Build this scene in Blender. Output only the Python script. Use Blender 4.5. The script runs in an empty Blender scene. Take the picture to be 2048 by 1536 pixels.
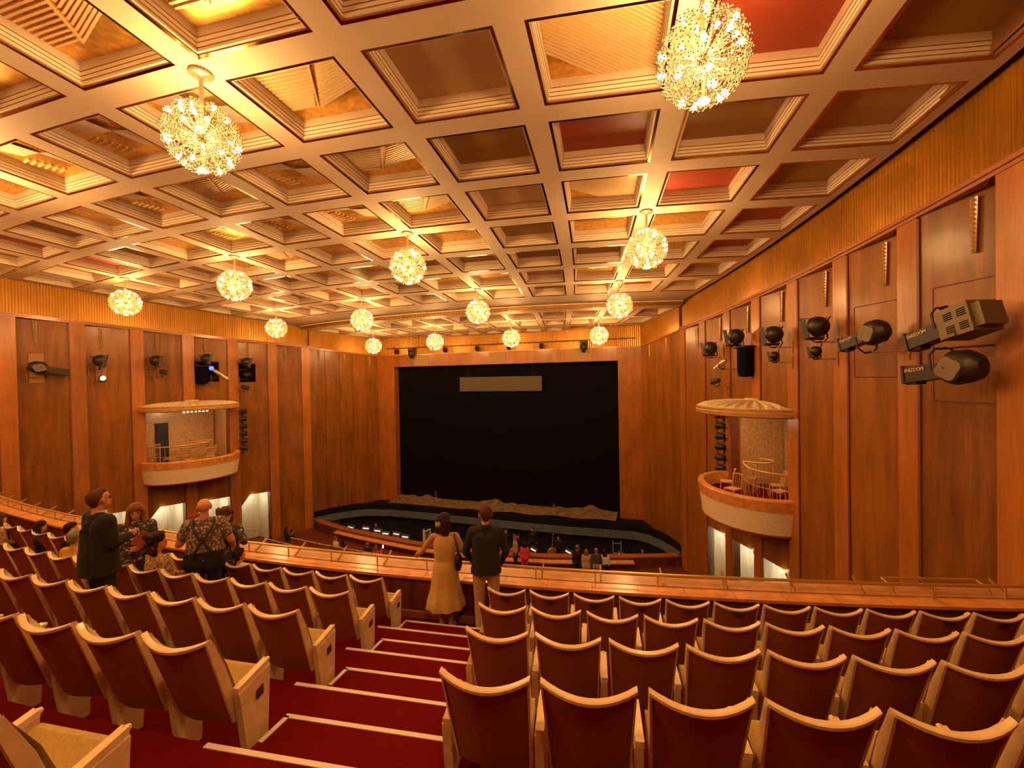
import bpy, bmesh, math, random
from mathutils import Vector, Matrix, Quaternion
random.seed(7)
sc = bpy.context.scene
COL = sc.collection
PI = math.pi
S = 2.4                       # metres per ceiling grid unit
LIFT = 9.75                   # everything is built with the eye at height 0, then lifted so the stalls floor is z = 0

# ------------------------------------------------------------------ helpers
class MB:
    """collects shapes and links them as ONE mesh object"""
    def __init__(s): s.v=[]; s.f=[]; s.m=[]; s.sm=[]
    def add(s, vs, fs, mi=0, smooth=False):
        b=len(s.v); s.v+= [tuple(v) for v in vs]
        for f in fs: s.f.append([b+i for i in f]); s.m.append(mi); s.sm.append(smooth)
        return s
    def quad(s,a,b,c,d,mi=0): return s.add([a,b,c,d],[(0,1,2,3)],mi)
    def box(s,c,size,R=None,mi=0):
        x,y,z=[q/2 for q in size]; c=Vector(c)
        P=[Vector(p) for p in ((-x,-y,-z),(x,-y,-z),(x,y,-z),(-x,y,-z),(-x,-y,z),(x,-y,z),(x,y,z),(-x,y,z))]
        if R is not None: P=[R@p for p in P]
        return s.add([c+p for p in P],[(0,3,2,1),(4,5,6,7),(0,1,5,4),(1,2,6,5),(2,3,7,6),(3,0,4,7)],mi)
    def bbox(s,lo,hi,mi=0):
        return s.box([(a+b)/2 for a,b in zip(lo,hi)],[abs(b-a) for a,b in zip(lo,hi)],None,mi)
    def hexa(s,lo4,hi4,mi=0):
        return s.add(list(lo4)+list(hi4),[(3,2,1,0),(4,5,6,7),(0,1,5,4),(1,2,6,5),(2,3,7,6),(3,0,4,7)],mi)
    def tube(s,pts,r,n=8,mi=0,caps=True,smooth=True,closed=False):
        pts=[Vector(p) for p in pts]; N=len(pts); rr=r if isinstance(r,(list,tuple)) else [r]*N
        vs=[]; up=None
        for i,p in enumerate(pts):
            if closed: t=pts[(i+1)%N]-pts[i-1]
            else: t=pts[min(i+1,N-1)]-pts[max(i-1,0)]
            t=t.normalized() if t.length>1e-9 else Vector((0,0,1))
            if up is None: up=Vector((0,0,1)) if abs(t.z)<.9 else Vector((1,0,0))
            a=up-t*up.dot(t)
            if a.length<1e-6: a=t.orthogonal()
            a.normalize(); b=t.cross(a); up=a
            vs+=[p+(a*math.cos(2*PI*k/n)+b*math.sin(2*PI*k/n))*rr[i] for k in range(n)]
        fs=[]
        for i in range(N if closed else N-1):
            j=(i+1)%N
            for k in range(n):
                q=(k+1)%n; fs.append((i*n+k,i*n+q,j*n+q,j*n+k))
        s.add(vs,fs,mi,smooth)
        if caps and not closed:
            s.add(vs[:n],[tuple(range(n-1,-1,-1))],mi); s.add(vs[-n:],[tuple(range(n))],mi)
        return s
    def lathe(s,prof,n=24,M=None,mi=0,smooth=True):
        vs=[]; M=M or Matrix()
        for r,z in prof: vs+=[M@Vector((r*math.cos(2*PI*k/n),r*math.sin(2*PI*k/n),z)) for k in range(n)]
        fs=[]
        for i in range(len(prof)-1):
            for k in range(n): q=(k+1)%n; fs.append((i*n+k,i*n+q,(i+1)*n+q,(i+1)*n+k))
        return s.add(vs,fs,mi,smooth)
    def sphere(s,c,r,seg=12,rings=8,mi=0,sc3=(1,1,1),R=None):
        c=Vector(c); vs=[]; 
        for i in range(rings+1):
            a=PI*i/rings
            for k in range(seg):
                p=Vector((math.sin(a)*math.cos(2*PI*k/seg)*r*sc3[0],math.sin(a)*math.sin(2*PI*k/seg)*r*sc3[1],math.cos(a)*r*sc3[2]))
                if R is not None: p=R@p
                vs.append(c+p)
        fs=[]
        for i in range(rings):
            for k in range(seg): q=(k+1)%seg; fs.append((i*seg+k,(i+1)*seg+k,(i+1)*seg+q,i*seg+q))
        return s.add(vs,fs,mi,True)
    def cap(s,a,b,ra,rb,n=12):
        """tapered capsule (closed)"""
        a=Vector(a); b=Vector(b); t=b-a
        t=t.normalized() if t.length>1e-6 else Vector((0,0,1))
        pts=[];rr=[]
        for q in (-1,-.85,-.5,0): pts.append(a+t*ra*q); rr.append(ra*math.sqrt(max(0.0004,1-q*q)))
        for q in (0,.5,.85,1): pts.append(b+t*rb*q); rr.append(rb*math.sqrt(max(0.0004,1-q*q)))
        return s.tube(pts,rr,n)
    def strip(s,rows,mi=0,smooth=False,closed=False):
        """rows: list of equally long point lists -> quads"""
        n=len(rows[0]); vs=[p for r in rows for p in r]; fs=[]
        for i in range(len(rows)-1):
            for k in range(n if closed else n-1):
                q=(k+1)%n; fs.append((i*n+k,i*n+q,(i+1)*n+q,(i+1)*n+k))
        return s.add(vs,fs,mi,smooth)
    def mesh(s,name,mats):
        me=bpy.data.meshes.new(name); me.from_pydata([tuple(v) for v in s.v],[],s.f)
        for m in mats: me.materials.append(m)
        me.polygons.foreach_set('material_index',s.m); me.polygons.foreach_set('use_smooth',s.sm)
        me.update(); return me
    def build(s,name,mats,parent=None,fix=False):
        if not isinstance(mats,(list,tuple)): mats=[mats]
        me=s.mesh(name,mats)
        if fix:
            b=bmesh.new(); b.from_mesh(me); bmesh.ops.recalc_face_normals(b,faces=b.faces); b.to_mesh(me); b.free()
        return link(name,me,parent)

def link(name,data,parent=None,loc=None,rot=None):
    o=bpy.data.objects.new(name,data); COL.objects.link(o)
    if parent is not None: o.parent=parent
    if loc is not None: o.location=loc
    if rot is not None: o.rotation_euler=rot
    return o
def tag(o,label=None,cat=None,group=None,kind=None):
    if label: o['label']=label
    if cat: o['category']=cat
    if group: o['group']=group
    if kind: o['kind']=kind
    return o
def thing(name,label,cat,loc=(0,0,0),rz=0,group=None,kind=None):
    o=link(name,None,None,loc,(0,0,rz)); o.empty_display_size=.1
    return tag(o,label,cat,group,kind)
def kids(o): return [c for c in ALLC.get(o.name,[])]
def copy_tree(o,parent=None):
    c=o.copy(); COL.objects.link(c); c.parent=parent
    for ch in list(o.children): copy_tree(ch,c)
    return c
def voxel(mb,name,mats,vox,smooth=6,parent=None,fac=.5):
    """melt overlapping closed shapes into one continuous skin"""
    me=mb.mesh('tmp',mats if isinstance(mats,(list,tuple)) else [mats])
    o=bpy.data.objects.new('tmp',me); COL.objects.link(o)
    r=o.modifiers.new('r','REMESH'); r.mode='VOXEL'; r.voxel_size=vox; r.use_smooth_shade=True
    if smooth: q=o.modifiers.new('s','SMOOTH'); q.iterations=smooth; q.factor=fac
    dg=bpy.context.evaluated_depsgraph_get(); dg.update()
    nm=bpy.data.meshes.new_from_object(o.evaluated_get(dg)); nm.name=name
    bpy.data.objects.remove(o); bpy.data.meshes.remove(me)
    nm.materials.clear()
    for m in (mats if isinstance(mats,(list,tuple)) else [mats]): nm.materials.append(m)
    for p in nm.polygons: p.use_smooth=True; p.material_index=0
    return link(name,nm,parent)

# ------------------------------------------------------------------ materials
def mat(name,col,rough=.5,metal=0,spec=.5,coat=0,emit=None,es=0,fn=None,sheen=0):
    m=bpy.data.materials.new(name); m.use_nodes=True; nt=m.node_tree; b=nt.nodes['Principled BSDF']
    b.inputs['Base Color'].default_value=(*col,1); b.inputs['Roughness'].default_value=rough
    b.inputs['Metallic'].default_value=metal; b.inputs['Specular IOR Level'].default_value=spec
    b.inputs['Coat Weight'].default_value=coat; b.inputs['Coat Roughness'].default_value=.15
    if sheen: b.inputs['Sheen Weight'].default_value=sheen; b.inputs['Sheen Roughness'].default_value=.5
    if emit: b.inputs['Emission Color'].default_value=(*emit,1); b.inputs['Emission Strength'].default_value=es
    if fn: fn(nt,b,col)
    return m
def N(nt,t,**k):
    n=nt.nodes.new(t)
    for a,v in k.items():
        if a in n.inputs: n.inputs[a].default_value=v
        else: setattr(n,a,v)
    return n
def coords(nt,scale,kind='Object'):
    tc=N(nt,'ShaderNodeTexCoord'); mp=N(nt,'ShaderNodeMapping'); mp.inputs['Scale'].default_value=scale
    nt.links.new(tc.outputs[kind],mp.inputs['Vector']); return mp.outputs['Vector']
def ramp(nt,fac,stops):
    r=N(nt,'ShaderNodeValToRGB'); e=r.color_ramp.elements
    while len(e)<len(stops): e.new(.5)
    for q,(p,c) in zip(e,stops): q.position=p; q.color=(*c,1)
    nt.links.new(fac,r.inputs['Fac']); return r.outputs['Color']
def mul(c,f): return tuple(q*f for q in c)
def wood_fn(figure=1.0,zs=.3,band=.35):
    """veneer: fine vertical grain, broad vertical ribbon figure, a tone of its own per panel"""
    def fn(nt,b,col):
        L=nt.links
        v=coords(nt,(9,9,.22)); n1=N(nt,'ShaderNodeTexNoise',Scale=6.0,Detail=5.0,Roughness=.65); L.new(v,n1.inputs['Vector'])
        v2=coords(nt,(2.6,2.6,zs)); n2=N(nt,'ShaderNodeTexNoise',Scale=1.6,Detail=2.0,Distortion=.6); L.new(v2,n2.inputs['Vector'])
        v3=coords(nt,(1.6,1.6,.9)); n3=N(nt,'ShaderNodeTexNoise',Scale=.7,Detail=1.0); L.new(v3,n3.inputs['Vector'])
        oi=N(nt,'ShaderNodeObjectInfo')
        def madd(x,m,a=None,op='MULTIPLY_ADD'):
            q=N(nt,'ShaderNodeMath',operation=op); L.new(x,q.inputs[0]); q.inputs[1].default_value=m
            if a is not None:
                if isinstance(a,(int,float)): q.inputs[2].default_value=a
                else: L.new(a,q.inputs[2])
            return q.outputs[0]
        f=madd(n1.outputs['Fac'],.35,0.0); f=madd(n2.outputs['Fac'],band*figure,f); f=madd(n3.outputs['Fac'],.2,f); f=madd(oi.outputs['Random'],.12,f)
        c=ramp(nt,f,[(.28,mul(col,.45)),(.5,col),(.72,mul(col,1.65))]); L.new(c,b.inputs['Base Color'])
    return fn
def noise_fn(scale=(40,40,40),amt=.35,bump=0):
    def fn(nt,b,col):
        v=coords(nt,scale); n=N(nt,'ShaderNodeTexNoise',Scale=1.0,Detail=4.0); nt.links.new(v,n.inputs['Vector'])
        nt.links.new(ramp(nt,n.outputs['Fac'],[(.3,mul(col,1-amt)),(.7,mul(col,1+amt))]),b.inputs['Base Color'])
        if bump:
            bp=N(nt,'ShaderNodeBump',Strength=bump,Distance=.004); nt.links.new(n.outputs['Fac'],bp.inputs['Height']); nt.links.new(bp.outputs['Normal'],b.inputs['Normal'])
    return fn
def pattern_fn(c2,c3,scale):
    """printed cloth: irregular blotches of three colours"""
    def fn(nt,b,col):
        v=coords(nt,(1,1,1)); n=N(nt,'ShaderNodeTexVoronoi',Scale=scale); n2=N(nt,'ShaderNodeTexNoise',Scale=scale*1.1,Detail=2.0)
        nt.links.new(v,n.inputs['Vector']); nt.links.new(v,n2.inputs['Vector'])
        mx=N(nt,'ShaderNodeMath',operation='ADD'); nt.links.new(n.outputs['Distance'],mx.inputs[0]); nt.links.new(n2.outputs['Fac'],mx.inputs[1])
        r=N(nt,'ShaderNodeValToRGB'); r.color_ramp.interpolation='CONSTANT'; e=r.color_ramp.elements; e.new(.5)
        for q,(p,c) in zip(e,[(0,c2),(.78,col),(1.02,c3)]): q.position=min(p,1); q.color=(*c,1)
        mm=N(nt,'ShaderNodeMath',operation='MULTIPLY'); mm.inputs[1].default_value=.8; nt.links.new(mx.outputs[0],mm.inputs[0])
        e[1].position=.58; e[2].position=.76
        nt.links.new(mm.outputs[0],r.inputs['Fac']); nt.links.new(r.outputs['Color'],b.inputs['Base Color'])
    return fn
def rib_fn(freq,strength=.6):
    def fn(nt,b,col):
        v=coords(nt,(60,60,.5)); n=N(nt,'ShaderNodeTexNoise',Scale=1.0,Detail=3.0); nt.links.new(v,n.inputs['Vector'])
        v2=coords(nt,(.8,.8,.8)); n2=N(nt,'ShaderNodeTexNoise',Scale=1.0,Detail=2.0); nt.links.new(v2,n2.inputs['Vector'])
        mx=N(nt,'ShaderNodeMath',operation='MULTIPLY_ADD'); nt.links.new(n.outputs['Fac'],mx.inputs[0]); mx.inputs[1].default_value=.6
        m2=N(nt,'ShaderNodeMath',operation='MULTIPLY'); nt.links.new(n2.outputs['Fac'],m2.inputs[0]); m2.inputs[1].default_value=.4
        nt.links.new(m2.outputs[0],mx.inputs[2])
        nt.links.new(ramp(nt,mx.outputs[0],[(.3,mul(col,.55)),(.7,mul(col,1.35))]),b.inputs['Base Color'])
    return fn
M={}
def defmats():
    W=wood_fn
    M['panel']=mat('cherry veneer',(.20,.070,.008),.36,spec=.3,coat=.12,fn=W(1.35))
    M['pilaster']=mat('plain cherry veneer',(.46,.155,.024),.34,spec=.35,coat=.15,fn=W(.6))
    M['palepanel']=mat('pale birdseye veneer',(.56,.34,.15),.35,coat=.2,fn=noise_fn((18,18,9),.28))
    M['trimwood']=mat('red brown moulding',(.38,.13,.045),.35,coat=.3)
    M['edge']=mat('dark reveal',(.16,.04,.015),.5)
    M['frieze']=mat('gold ribbed frieze',(.40,.165,.007),.34,metal=.45,fn=rib_fn(40))
    M['beam']=mat('cream painted plaster',(.66,.51,.35),.6,fn=noise_fn((1.2,1.2,1.2),.06))
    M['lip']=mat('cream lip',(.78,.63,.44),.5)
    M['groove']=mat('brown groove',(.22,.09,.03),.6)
    M['brass']=mat('brass strip',(.55,.27,.06),.12,metal=1)
    M['c_gold']=mat('gold leaf',(.80,.46,.10),.28,metal=.75,fn=noise_fn((9,9,9),.22))
    M['c_slat']=mat('gold slat',(.84,.62,.33),.4,metal=.2)
    M['c_olive']=mat('olive ochre paint',(.36,.20,.05),.55)
    M['c_tan']=mat('tan paint',(.52,.34,.17),.6)
    M['c_brown']=mat('brown paint',(.33,.16,.04),.55)
    M['c_red']=mat('oxblood paint',(.36,.060,.026),.45)
    M['c_pale']=mat('pale silver leaf',(.74,.62,.46),.4,metal=.2)
    M['carpet']=mat('red carpet',(.125,.0045,.0035),.95,spec=.03,fn=noise_fn((260,260,260),.35,.3))
    M['nosing']=mat('white step strip',(.75,.60,.50),.5)
    M['seatwood']=mat('pale maple',(.74,.52,.28),.38,coat=.2,fn=noise_fn((14,14,14),.1))
    M['seatback']=mat('brown back cloth',(.30,.082,.010),.8,spec=.12,fn=noise_fn((420,420,420),.25))
    M['velvet']=mat('olive tan velvet',(.42,.27,.07),.85,spec=.2,sheen=.3,fn=noise_fn((60,60,60),.12))
    M['plate']=mat('dark seat plate',(.06,.02,.012),.4)
    M['ledge']=mat('orange ledge wood',(.72,.29,.07),.34,coat=.3,fn=noise_fn((5,5,5),.22))
    M['ledge2']=mat('ledge plank',(.55,.25,.075),.4,coat=.2,fn=noise_fn((5,5,5),.2))
    M['parapet']=mat('dark red brown veneer',(.14,.032,.014),.45,fn=noise_fn((9,9,1),.35))
    M['rail']=mat('satin brass rail',(.62,.40,.14),.3,metal=.7)
    M['black']=mat('black cloth',(.006,.005,.005),.95,spec=.05)
    M['stageblack']=mat('black stage floor',(.006,.005,.005),.8,spec=.2)
    M['screen']=mat('grey surtitle screen',(.105,.08,.055),.8)
    M['earth']=mat('brown ground cloth',(.20,.12,.06),.95,fn=noise_fn((3,3,3),.45,.6))
    M['steel']=mat('blue grey painted steel',(.10,.13,.15),.5,fn=noise_fn((2,2,2),.2))
    M['pitwall']=mat('black pit slats',(.012,.014,.016),.6)
    M['metal']=mat('black lamp metal',(.030,.022,.016),.42,metal=.3)
    M['metal2']=mat('olive grey lamp metal',(.16,.115,.065),.5,metal=.2)
    M['lens']=mat('lamp lens',(.25,.22,.2),.1,metal=.6)
    M['silver']=mat('bare aluminium',(.55,.48,.38),.35,metal=.8)
    M['arm']=mat('brown bracket steel',(.34,.15,.06),.45,metal=.3)
    M['text']=mat('cream lettering',(.75,.58,.36),.5)
    M['chmetal']=mat('cream enamelled metal',(.36,.26,.14),.3,metal=.3)
    M['bulb']=mat('glowing bulb',(1,.9,.7),.3,emit=(1,.77,.40),es=BULB)
    M['glow']=mat('glowing disc',(1,.85,.5),.4,emit=(1,.72,.34),es=BULB*.16)
    M['boxwhite']=mat('cream woven panel',(.86,.70,.48),.6,fn=weave)
    M['canopy']=mat('cream canopy',(.72,.56,.34),.5)
    M['canwood']=mat('canopy wood rim',(.55,.30,.11),.35,coat=.3,fn=noise_fn((4,4,4),.15))
    M['chairwood']=mat('chair beech',(.60,.33,.12),.4)
    M['niche']=mat('pale exit lining',(.66,.60,.46),.5,fn=noise_fn((14,14,1.5),.15))
    M['nichelamp']=mat('exit lamp',(1,.9,.7),.4,emit=(1,.85,.55),es=40)
    M['ornament']=mat('gilded relief',(.86,.62,.26),.3,metal=.5)
    M['skin']=mat('skin',(.50,.24,.13),.5,spec=.4)
    M['skin2']=mat('flushed skin',(.56,.23,.11),.5,spec=.4)
    M['hair_dark']=mat('dark brown hair',(.03,.010,.006),.75,spec=.2)
    M['hair_brown']=mat('brown hair',(.085,.034,.013),.75,spec=.2)
    M['hair_fair']=mat('light brown hair',(.20,.09,.035),.75,spec=.2)
    M['hair_grey']=mat('grey hair',(.18,.14,.10),.55)
    M['dress']=mat('mustard linen',(.54,.33,.10),.85,fn=noise_fn((60,60,60),.15))
    M['shirt_black']=mat('black shirt',(.012,.009,.009),.8)
    M['chino']=mat('beige chinos',(.50,.31,.155),.8,fn=noise_fn((20,20,20),.1))
    M['suit']=mat('black suit',(.007,.006,.006),.85)
    M['white']=mat('white shirt cloth',(.75,.66,.56),.8)
    M['floral']=mat('floral blouse',(.10,.075,.06),.8,fn=pattern_fn((.5,.40,.30),(.03,.025,.02),22))
    M['leopard']=mat('leopard blouse',(.32,.15,.07),.8,fn=pattern_fn((.12,.045,.02),(.55,.34,.19),30))
    M['printshirt']=mat('busy print shirt',(.36,.25,.16),.8,fn=pattern_fn((.50,.38,.26),(.10,.07,.05),34))
    M['yellow']=mat('yellow jumper',(.56,.30,.04),.8)
    M['pink']=mat('pink coat',(.62,.05,.10),.8)
    M['grey']=mat('dark grey cloth',(.05,.045,.045),.85)
    M['khaki']=mat('khaki cloth',(.34,.25,.14),.85)
    M['leather']=mat('black leather',(.012,.009,.008),.4)
    M['eye']=mat('eye',(.05,.03,.02),.2)
    M['lips']=mat('lips',(.34,.07,.05),.5)
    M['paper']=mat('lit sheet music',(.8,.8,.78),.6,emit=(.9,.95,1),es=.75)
    M['phone']=mat('lit phone screen',(.1,.1,.1),.3,emit=(.7,.95,1),es=3)
    M['bluelight']=mat('blue lamp glow',(.05,.05,.3),.4,emit=(.05,.1,1),es=4)
    M['violin']=mat('varnished instrument wood',(.32,.11,.03),.3,coat=.5)
    M['harp']=mat('gilded harp wood',(.66,.50,.28),.35)
    M['pitgrey']=mat('grey pit ladder',(.3,.33,.35),.4)
def weave(nt,b,col):
    v=coords(nt,(16,16,28)); n=N(nt,'ShaderNodeTexBrick'); n.inputs['Color1'].default_value=(*col,1); n.inputs['Color2'].default_value=(*mul(col,1.06),1); n.inputs['Mortar'].default_value=(*mul(col,.8),1)
    n.inputs['Scale'].default_value=1; n.inputs['Mortar Size'].default_value=.06; n.inputs['Brick Width'].default_value=1.; n.inputs['Row Height'].default_value=1.
    sx=N(nt,'ShaderNodeSeparateXYZ'); cb=N(nt,'ShaderNodeCombineXYZ'); nt.links.new(v,sx.inputs[0]); nt.links.new(sx.outputs['Y'],cb.inputs['X']); nt.links.new(sx.outputs['Z'],cb.inputs['Y'])
    nt.links.new(cb.outputs[0],n.inputs['Vector']); nt.links.new(n.outputs['Color'],b.inputs['Base Color'])
BULB=22.0
defmats()

# ------------------------------------------------------------------ the hall's plan: fan of radial and arc lines, ceiling falling to the stage
AX=-4.231*S
def C(u,j,dz=0.0):
    return Vector((AX+S*u*(1-.01532*j-.002188*j*j), S*(2.0565+.88376*j+.017125*u*u), S*(2.00297-.062214*j+.000492*j*j)+dz))
UW=6.53
def W(side,j,off=0.0,z=None):
    """point on the side wall at bay position j, 'off' metres into the hall"""
    p=C(side*UW,j); t=C(side*UW,j+.01)-C(side*UW,j-.01); t.z=0; t.normalize()
    n=Vector((-t.y,t.x,0));
    if n.x*side>0: n=-n
    p=p+n*off
    if z is not None: p.z=z
    return p
def wall_dir(side,j):
    t=C(side*UW,j+.01)-C(side*UW,j-.01); t.z=0; t.normalize()
    n=Vector((-t.y,t.x,0))
    if n.x*side>0: n=-n
    return t,n            # towards the stage, into the hall
def zfr(j): return 3.30-.113*j    # lower edge of the gold frieze
ROWC=[2.235,3.256,4.305,5.382]    # seat rows (y of the seat back at x=0)
RISER=[1.20,2.24,3.265,4.305,5.33]
def FZ(k): return -2.53-.36*k     # floor height of row k
def arc(x,c): return c+.1504*x+.0102*x*x
def slope(x): return .1504+.0204*x
def ordinal(n): return ['first','second','third','fourth','fifth','sixth','seventh','eighth','ninth','tenth','eleventh','twelfth','thirteenth','fourteenth','fifteenth','sixteenth','seventeenth','eighteenth'][n]
CHW=560.0; LAMPC=(1,.545,.185); BOXW=60.0; EXITW=26.0; PITW=6.0; EXPO=0.0
# ------------------------------------------------------------------ ceiling
TYPES={(-2,0):'tan',(-1,0):'slatd',(0,0):'red',(1,0):'olive',(-2,1):'olive',(-1,1):'red',(0,1):'olive',(1,1):'tan',
 (-2,2):'tan',(-1,2):'slatf',(0,2):'red',(1,2):'olive',(-2,3):'olive',(-1,3):'goldo',(0,3):'goldo',(1,3):'red',(-2,4):'brown',(-1,4):'brown',(0,4):'goldo',(1,4):'red',
 (-2,5):'brown',(-1,5):'goldo',(0,5):'goldo',(1,5):'goldo',(-3,0):'slat',(-3,-1):'slat',(-4,-1):'slat',(-4,0):'kite',(-5,0):'kite',(-6,0):'kite',(-5,-1):'slat',(-2,-1):'gold',(-1,-1):'slatd',(0,-1):'red',(1,-1):'tan',
 (-3,1):'slat',(-4,1):'kite',(-5,1):'slat',(-6,1):'kite',(-7,1):'gold',(-8,1):'olive',(-9,1):'red',(-7,0):'gold',(-3,2):'slat',(-4,2):'kite',(-5,2):'kite',(-6,2):'kite',(-7,2):'gold',(-8,2):'olive',(-9,2):'red',
 (-3,3):'gold',(-4,3):'gold',(-5,3):'gold',(-6,3):'slat',(-7,3):'gold',(-8,3):'tan',(-9,3):'gold',(-10,3):'red',(-3,4):'brown',(-4,4):'brown',(-5,4):'goldo',(-6,4):'gold',(-3,5):'goldo',(-4,5):'gold'}
def ctype(i,j):
    if (i,j) in TYPES: return TYPES[(i,j)]
    r=random.Random(i*31+j*7).random()
    if abs(i+4)<=2: return ['gold','goldo','brown'][int(r*3)]
    return ['olive','goldo','brown','red','tan'][int(r*5)]
CM=['beam','lip','groove','brass','c_gold','c_slat','c_olive','c_tan','c_brown','c_red','c_pale']
CI={n:k for k,n in enumerate(CM)}
BASE={'tan':'c_tan','olive':'c_olive','brown':'c_brown','red':'c_red','goldo':'c_gold','gold':'c_gold','slat':'c_gold','slatd':'c_gold','slatf':'c_gold','kite':'c_gold'}
def coffer(mb,i,j,dz):
    """stepped frame, grooved sides and decorated lid of one coffer"""
    u0,u1,v0,v1=i+4.5+.09,i+5.5-.09,j+.10,j+.90
    wd=S*(1-.01532*j-.0022*j*j)
    def ring(ins,h):
        a=ins/wd; b=ins/2.12
        return [C(u0+a,v0+b,dz+h),C(u1-a,v0+b,dz+h),C(u1-a,v1-b,dz+h),C(u0+a,v1-b,dz+h)]
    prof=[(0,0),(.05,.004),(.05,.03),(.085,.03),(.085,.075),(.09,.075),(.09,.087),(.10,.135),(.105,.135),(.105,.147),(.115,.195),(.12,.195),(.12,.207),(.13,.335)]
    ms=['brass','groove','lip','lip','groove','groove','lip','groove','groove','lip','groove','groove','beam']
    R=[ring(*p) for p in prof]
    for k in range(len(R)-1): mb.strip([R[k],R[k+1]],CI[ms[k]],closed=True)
    t=ctype(i,j); A,B,Cc,D=R[-1]
    mb.quad(A,B,Cc,D,CI[BASE[t]])
    def P(a,b,h=.0): return A*(1-a)*(1-b)+B*a*(1-b)+Cc*a*b+D*(1-a)*b-Vector((0,0,h))
    def rib(p,q,w=.012,h=.03,m='c_slat'):
        d=(Vector(q)-Vector(p)); n=Vector((-d[1],d[0])).normalized()*w
        c=[(p[0]-n[0],p[1]-n[1]),(q[0]-n[0],q[1]-n[1]),(q[0]+n[0],q[1]+n[1]),(p[0]+n[0],p[1]+n[1])]
        mb.hexa([P(*x,h) for x in c],[P(*x,-.002) for x in c],CI[m])
    if t=='slat':      # two fans of slats meeting on a diagonal
        n=15
        for k in range(n):
            a=(k+.5)/n
            rib((.02,a*.8),(.75-.45*a,a*.8)); 
            rib((.80-.45*a*1.0,a*.8+.02),(.98,a*.55+.02)) if k%1==0 else None
        rib((.72,0),(.32,.82),.01)
    elif t in('slatd','slatf'):
        n=22 if t=='slatd' else 34
        for k in range(-n//2,n):
            c0=k/n*1.3; pts=[]
            p=(max(0,c0),max(0,-c0/.9)); 
            q=(min(1,c0+1.0/.9*.9+.0),min(1.0,(1-c0)*.9)) 
            a0,b0=(0,-c0*.9) if c0<0 else (c0,0)
            a1=min(1,a0+(1-b0)/.9); b1=b0+(a1-a0)*.9
            if a0<.98 and b0<.98 and a1-a0>.03: rib((a0,b0),(a1,b1),.009 if t=='slatd' else .006,.025)
    elif t=='kite':    # pale folded kites over slatted corners
        def fold(pts,hs): mb.add([P(a,b,h) for (a,b),h in zip(pts,hs)],[(0,1,2,3)],CI['c_pale'])
        fold([(.10,.18),(.48,.10),(.55,.42),(.22,.40)],[.02,.05,.04,.02]); fold([(.55,.42),(.88,.50),(.92,.82),(.60,.78)],[.04,.02,.05,.02])
        for k in range(6): rib((.03+.03*k,.50+.07*k),(.20+.03*k,.48+.07*k)); rib((.62+.05*k,.04),(.70+.05*k,.30))
    elif t=='gold':
        n=9
        for k in range(n): rib((.62+.36*k/n,.02),(.98,.38-.38*k/n*.9),.008,.02)
ceil=MB()
FR=(-1,7)
def cellframe(mb,i,j,dz):
    o=[C(i+4.5,j,dz),C(i+5.5,j,dz),C(i+5.5,j+1,dz),C(i+4.5,j+1,dz)]
    n=[C(i+4.59,j+.1,dz),C(i+5.41,j+.1,dz),C(i+5.41,j+.9,dz),C(i+4.59,j+.9,dz)]
    mb.strip([o,n],0,closed=True)
for j in range(-4,7):
    for i in range(-11,2): cellframe(ceil,i,j,0)
# last strip before the step, the step's gold fascia and its soffit line
def across(j,dz,u0=-6.5,u1=6.5,n=26): return [C(u0+(u1-u0)*k/n,j,dz) for k in range(n+1)]
ceil.strip([across(7,0),across(7.72,0)],0); ceil.strip([across(7.72,0),across(7.72,-.05)],1)
FSD=-.20
for j in range(8,12):
    for i in range(-11,2): cellframe(ceil,i,j,FSD)
ceil.strip([across(7.78,FSD),across(8,FSD)],0)
# a closed upper skin so that no light leaks
ceil.strip([across(-4,.75),across(3,.75),across(7.75,.75),across(12,.75)],0)
for sd in (-6.5,6.5): ceil.strip([[C(sd,-4,.75),C(sd,3,.75),C(sd,7.75,.75),C(sd,12,.75)],[C(sd,-4,0),C(sd,3,0),C(sd,7.75,0),C(sd,12,-.2)]],2)
ceiling=ceil.build('ceiling',[M[c] for c in CM]); tag(ceiling,kind='structure')
rest=MB()
for j in range(-2,12):
    if j==7: continue
    for i in range(-11,2):
        vis=-1<=j<=6
        if vis and not (j==-1 and i<-6):
            mb=MB(); coffer(mb,i,j,0); mb.build('coffer',[M[c] for c in CM],ceiling)
        else: coffer(rest,i,j,0 if j<8 else FSD)
r_=rest.build('coffer',[M[c] for c in CM],ceiling); r_['kind']='stuff'
fa=MB(); fa.strip([across(7.75,-.05),across(7.75,FSD)],0)
for k in range(0,130):
    u=-6.5+.1*k; a=C(u,7.75,-.06); b=C(u+.05,7.75,-.06); d=Vector((0,-.03,0)); h=Vector((0,0,FSD+.06))
    fa.hexa([a+h+d,b+h+d,b+h,a+h],[a+d,b+d,b,a],0)
fa.build('fascia',M['frieze'],ceiling)

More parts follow.
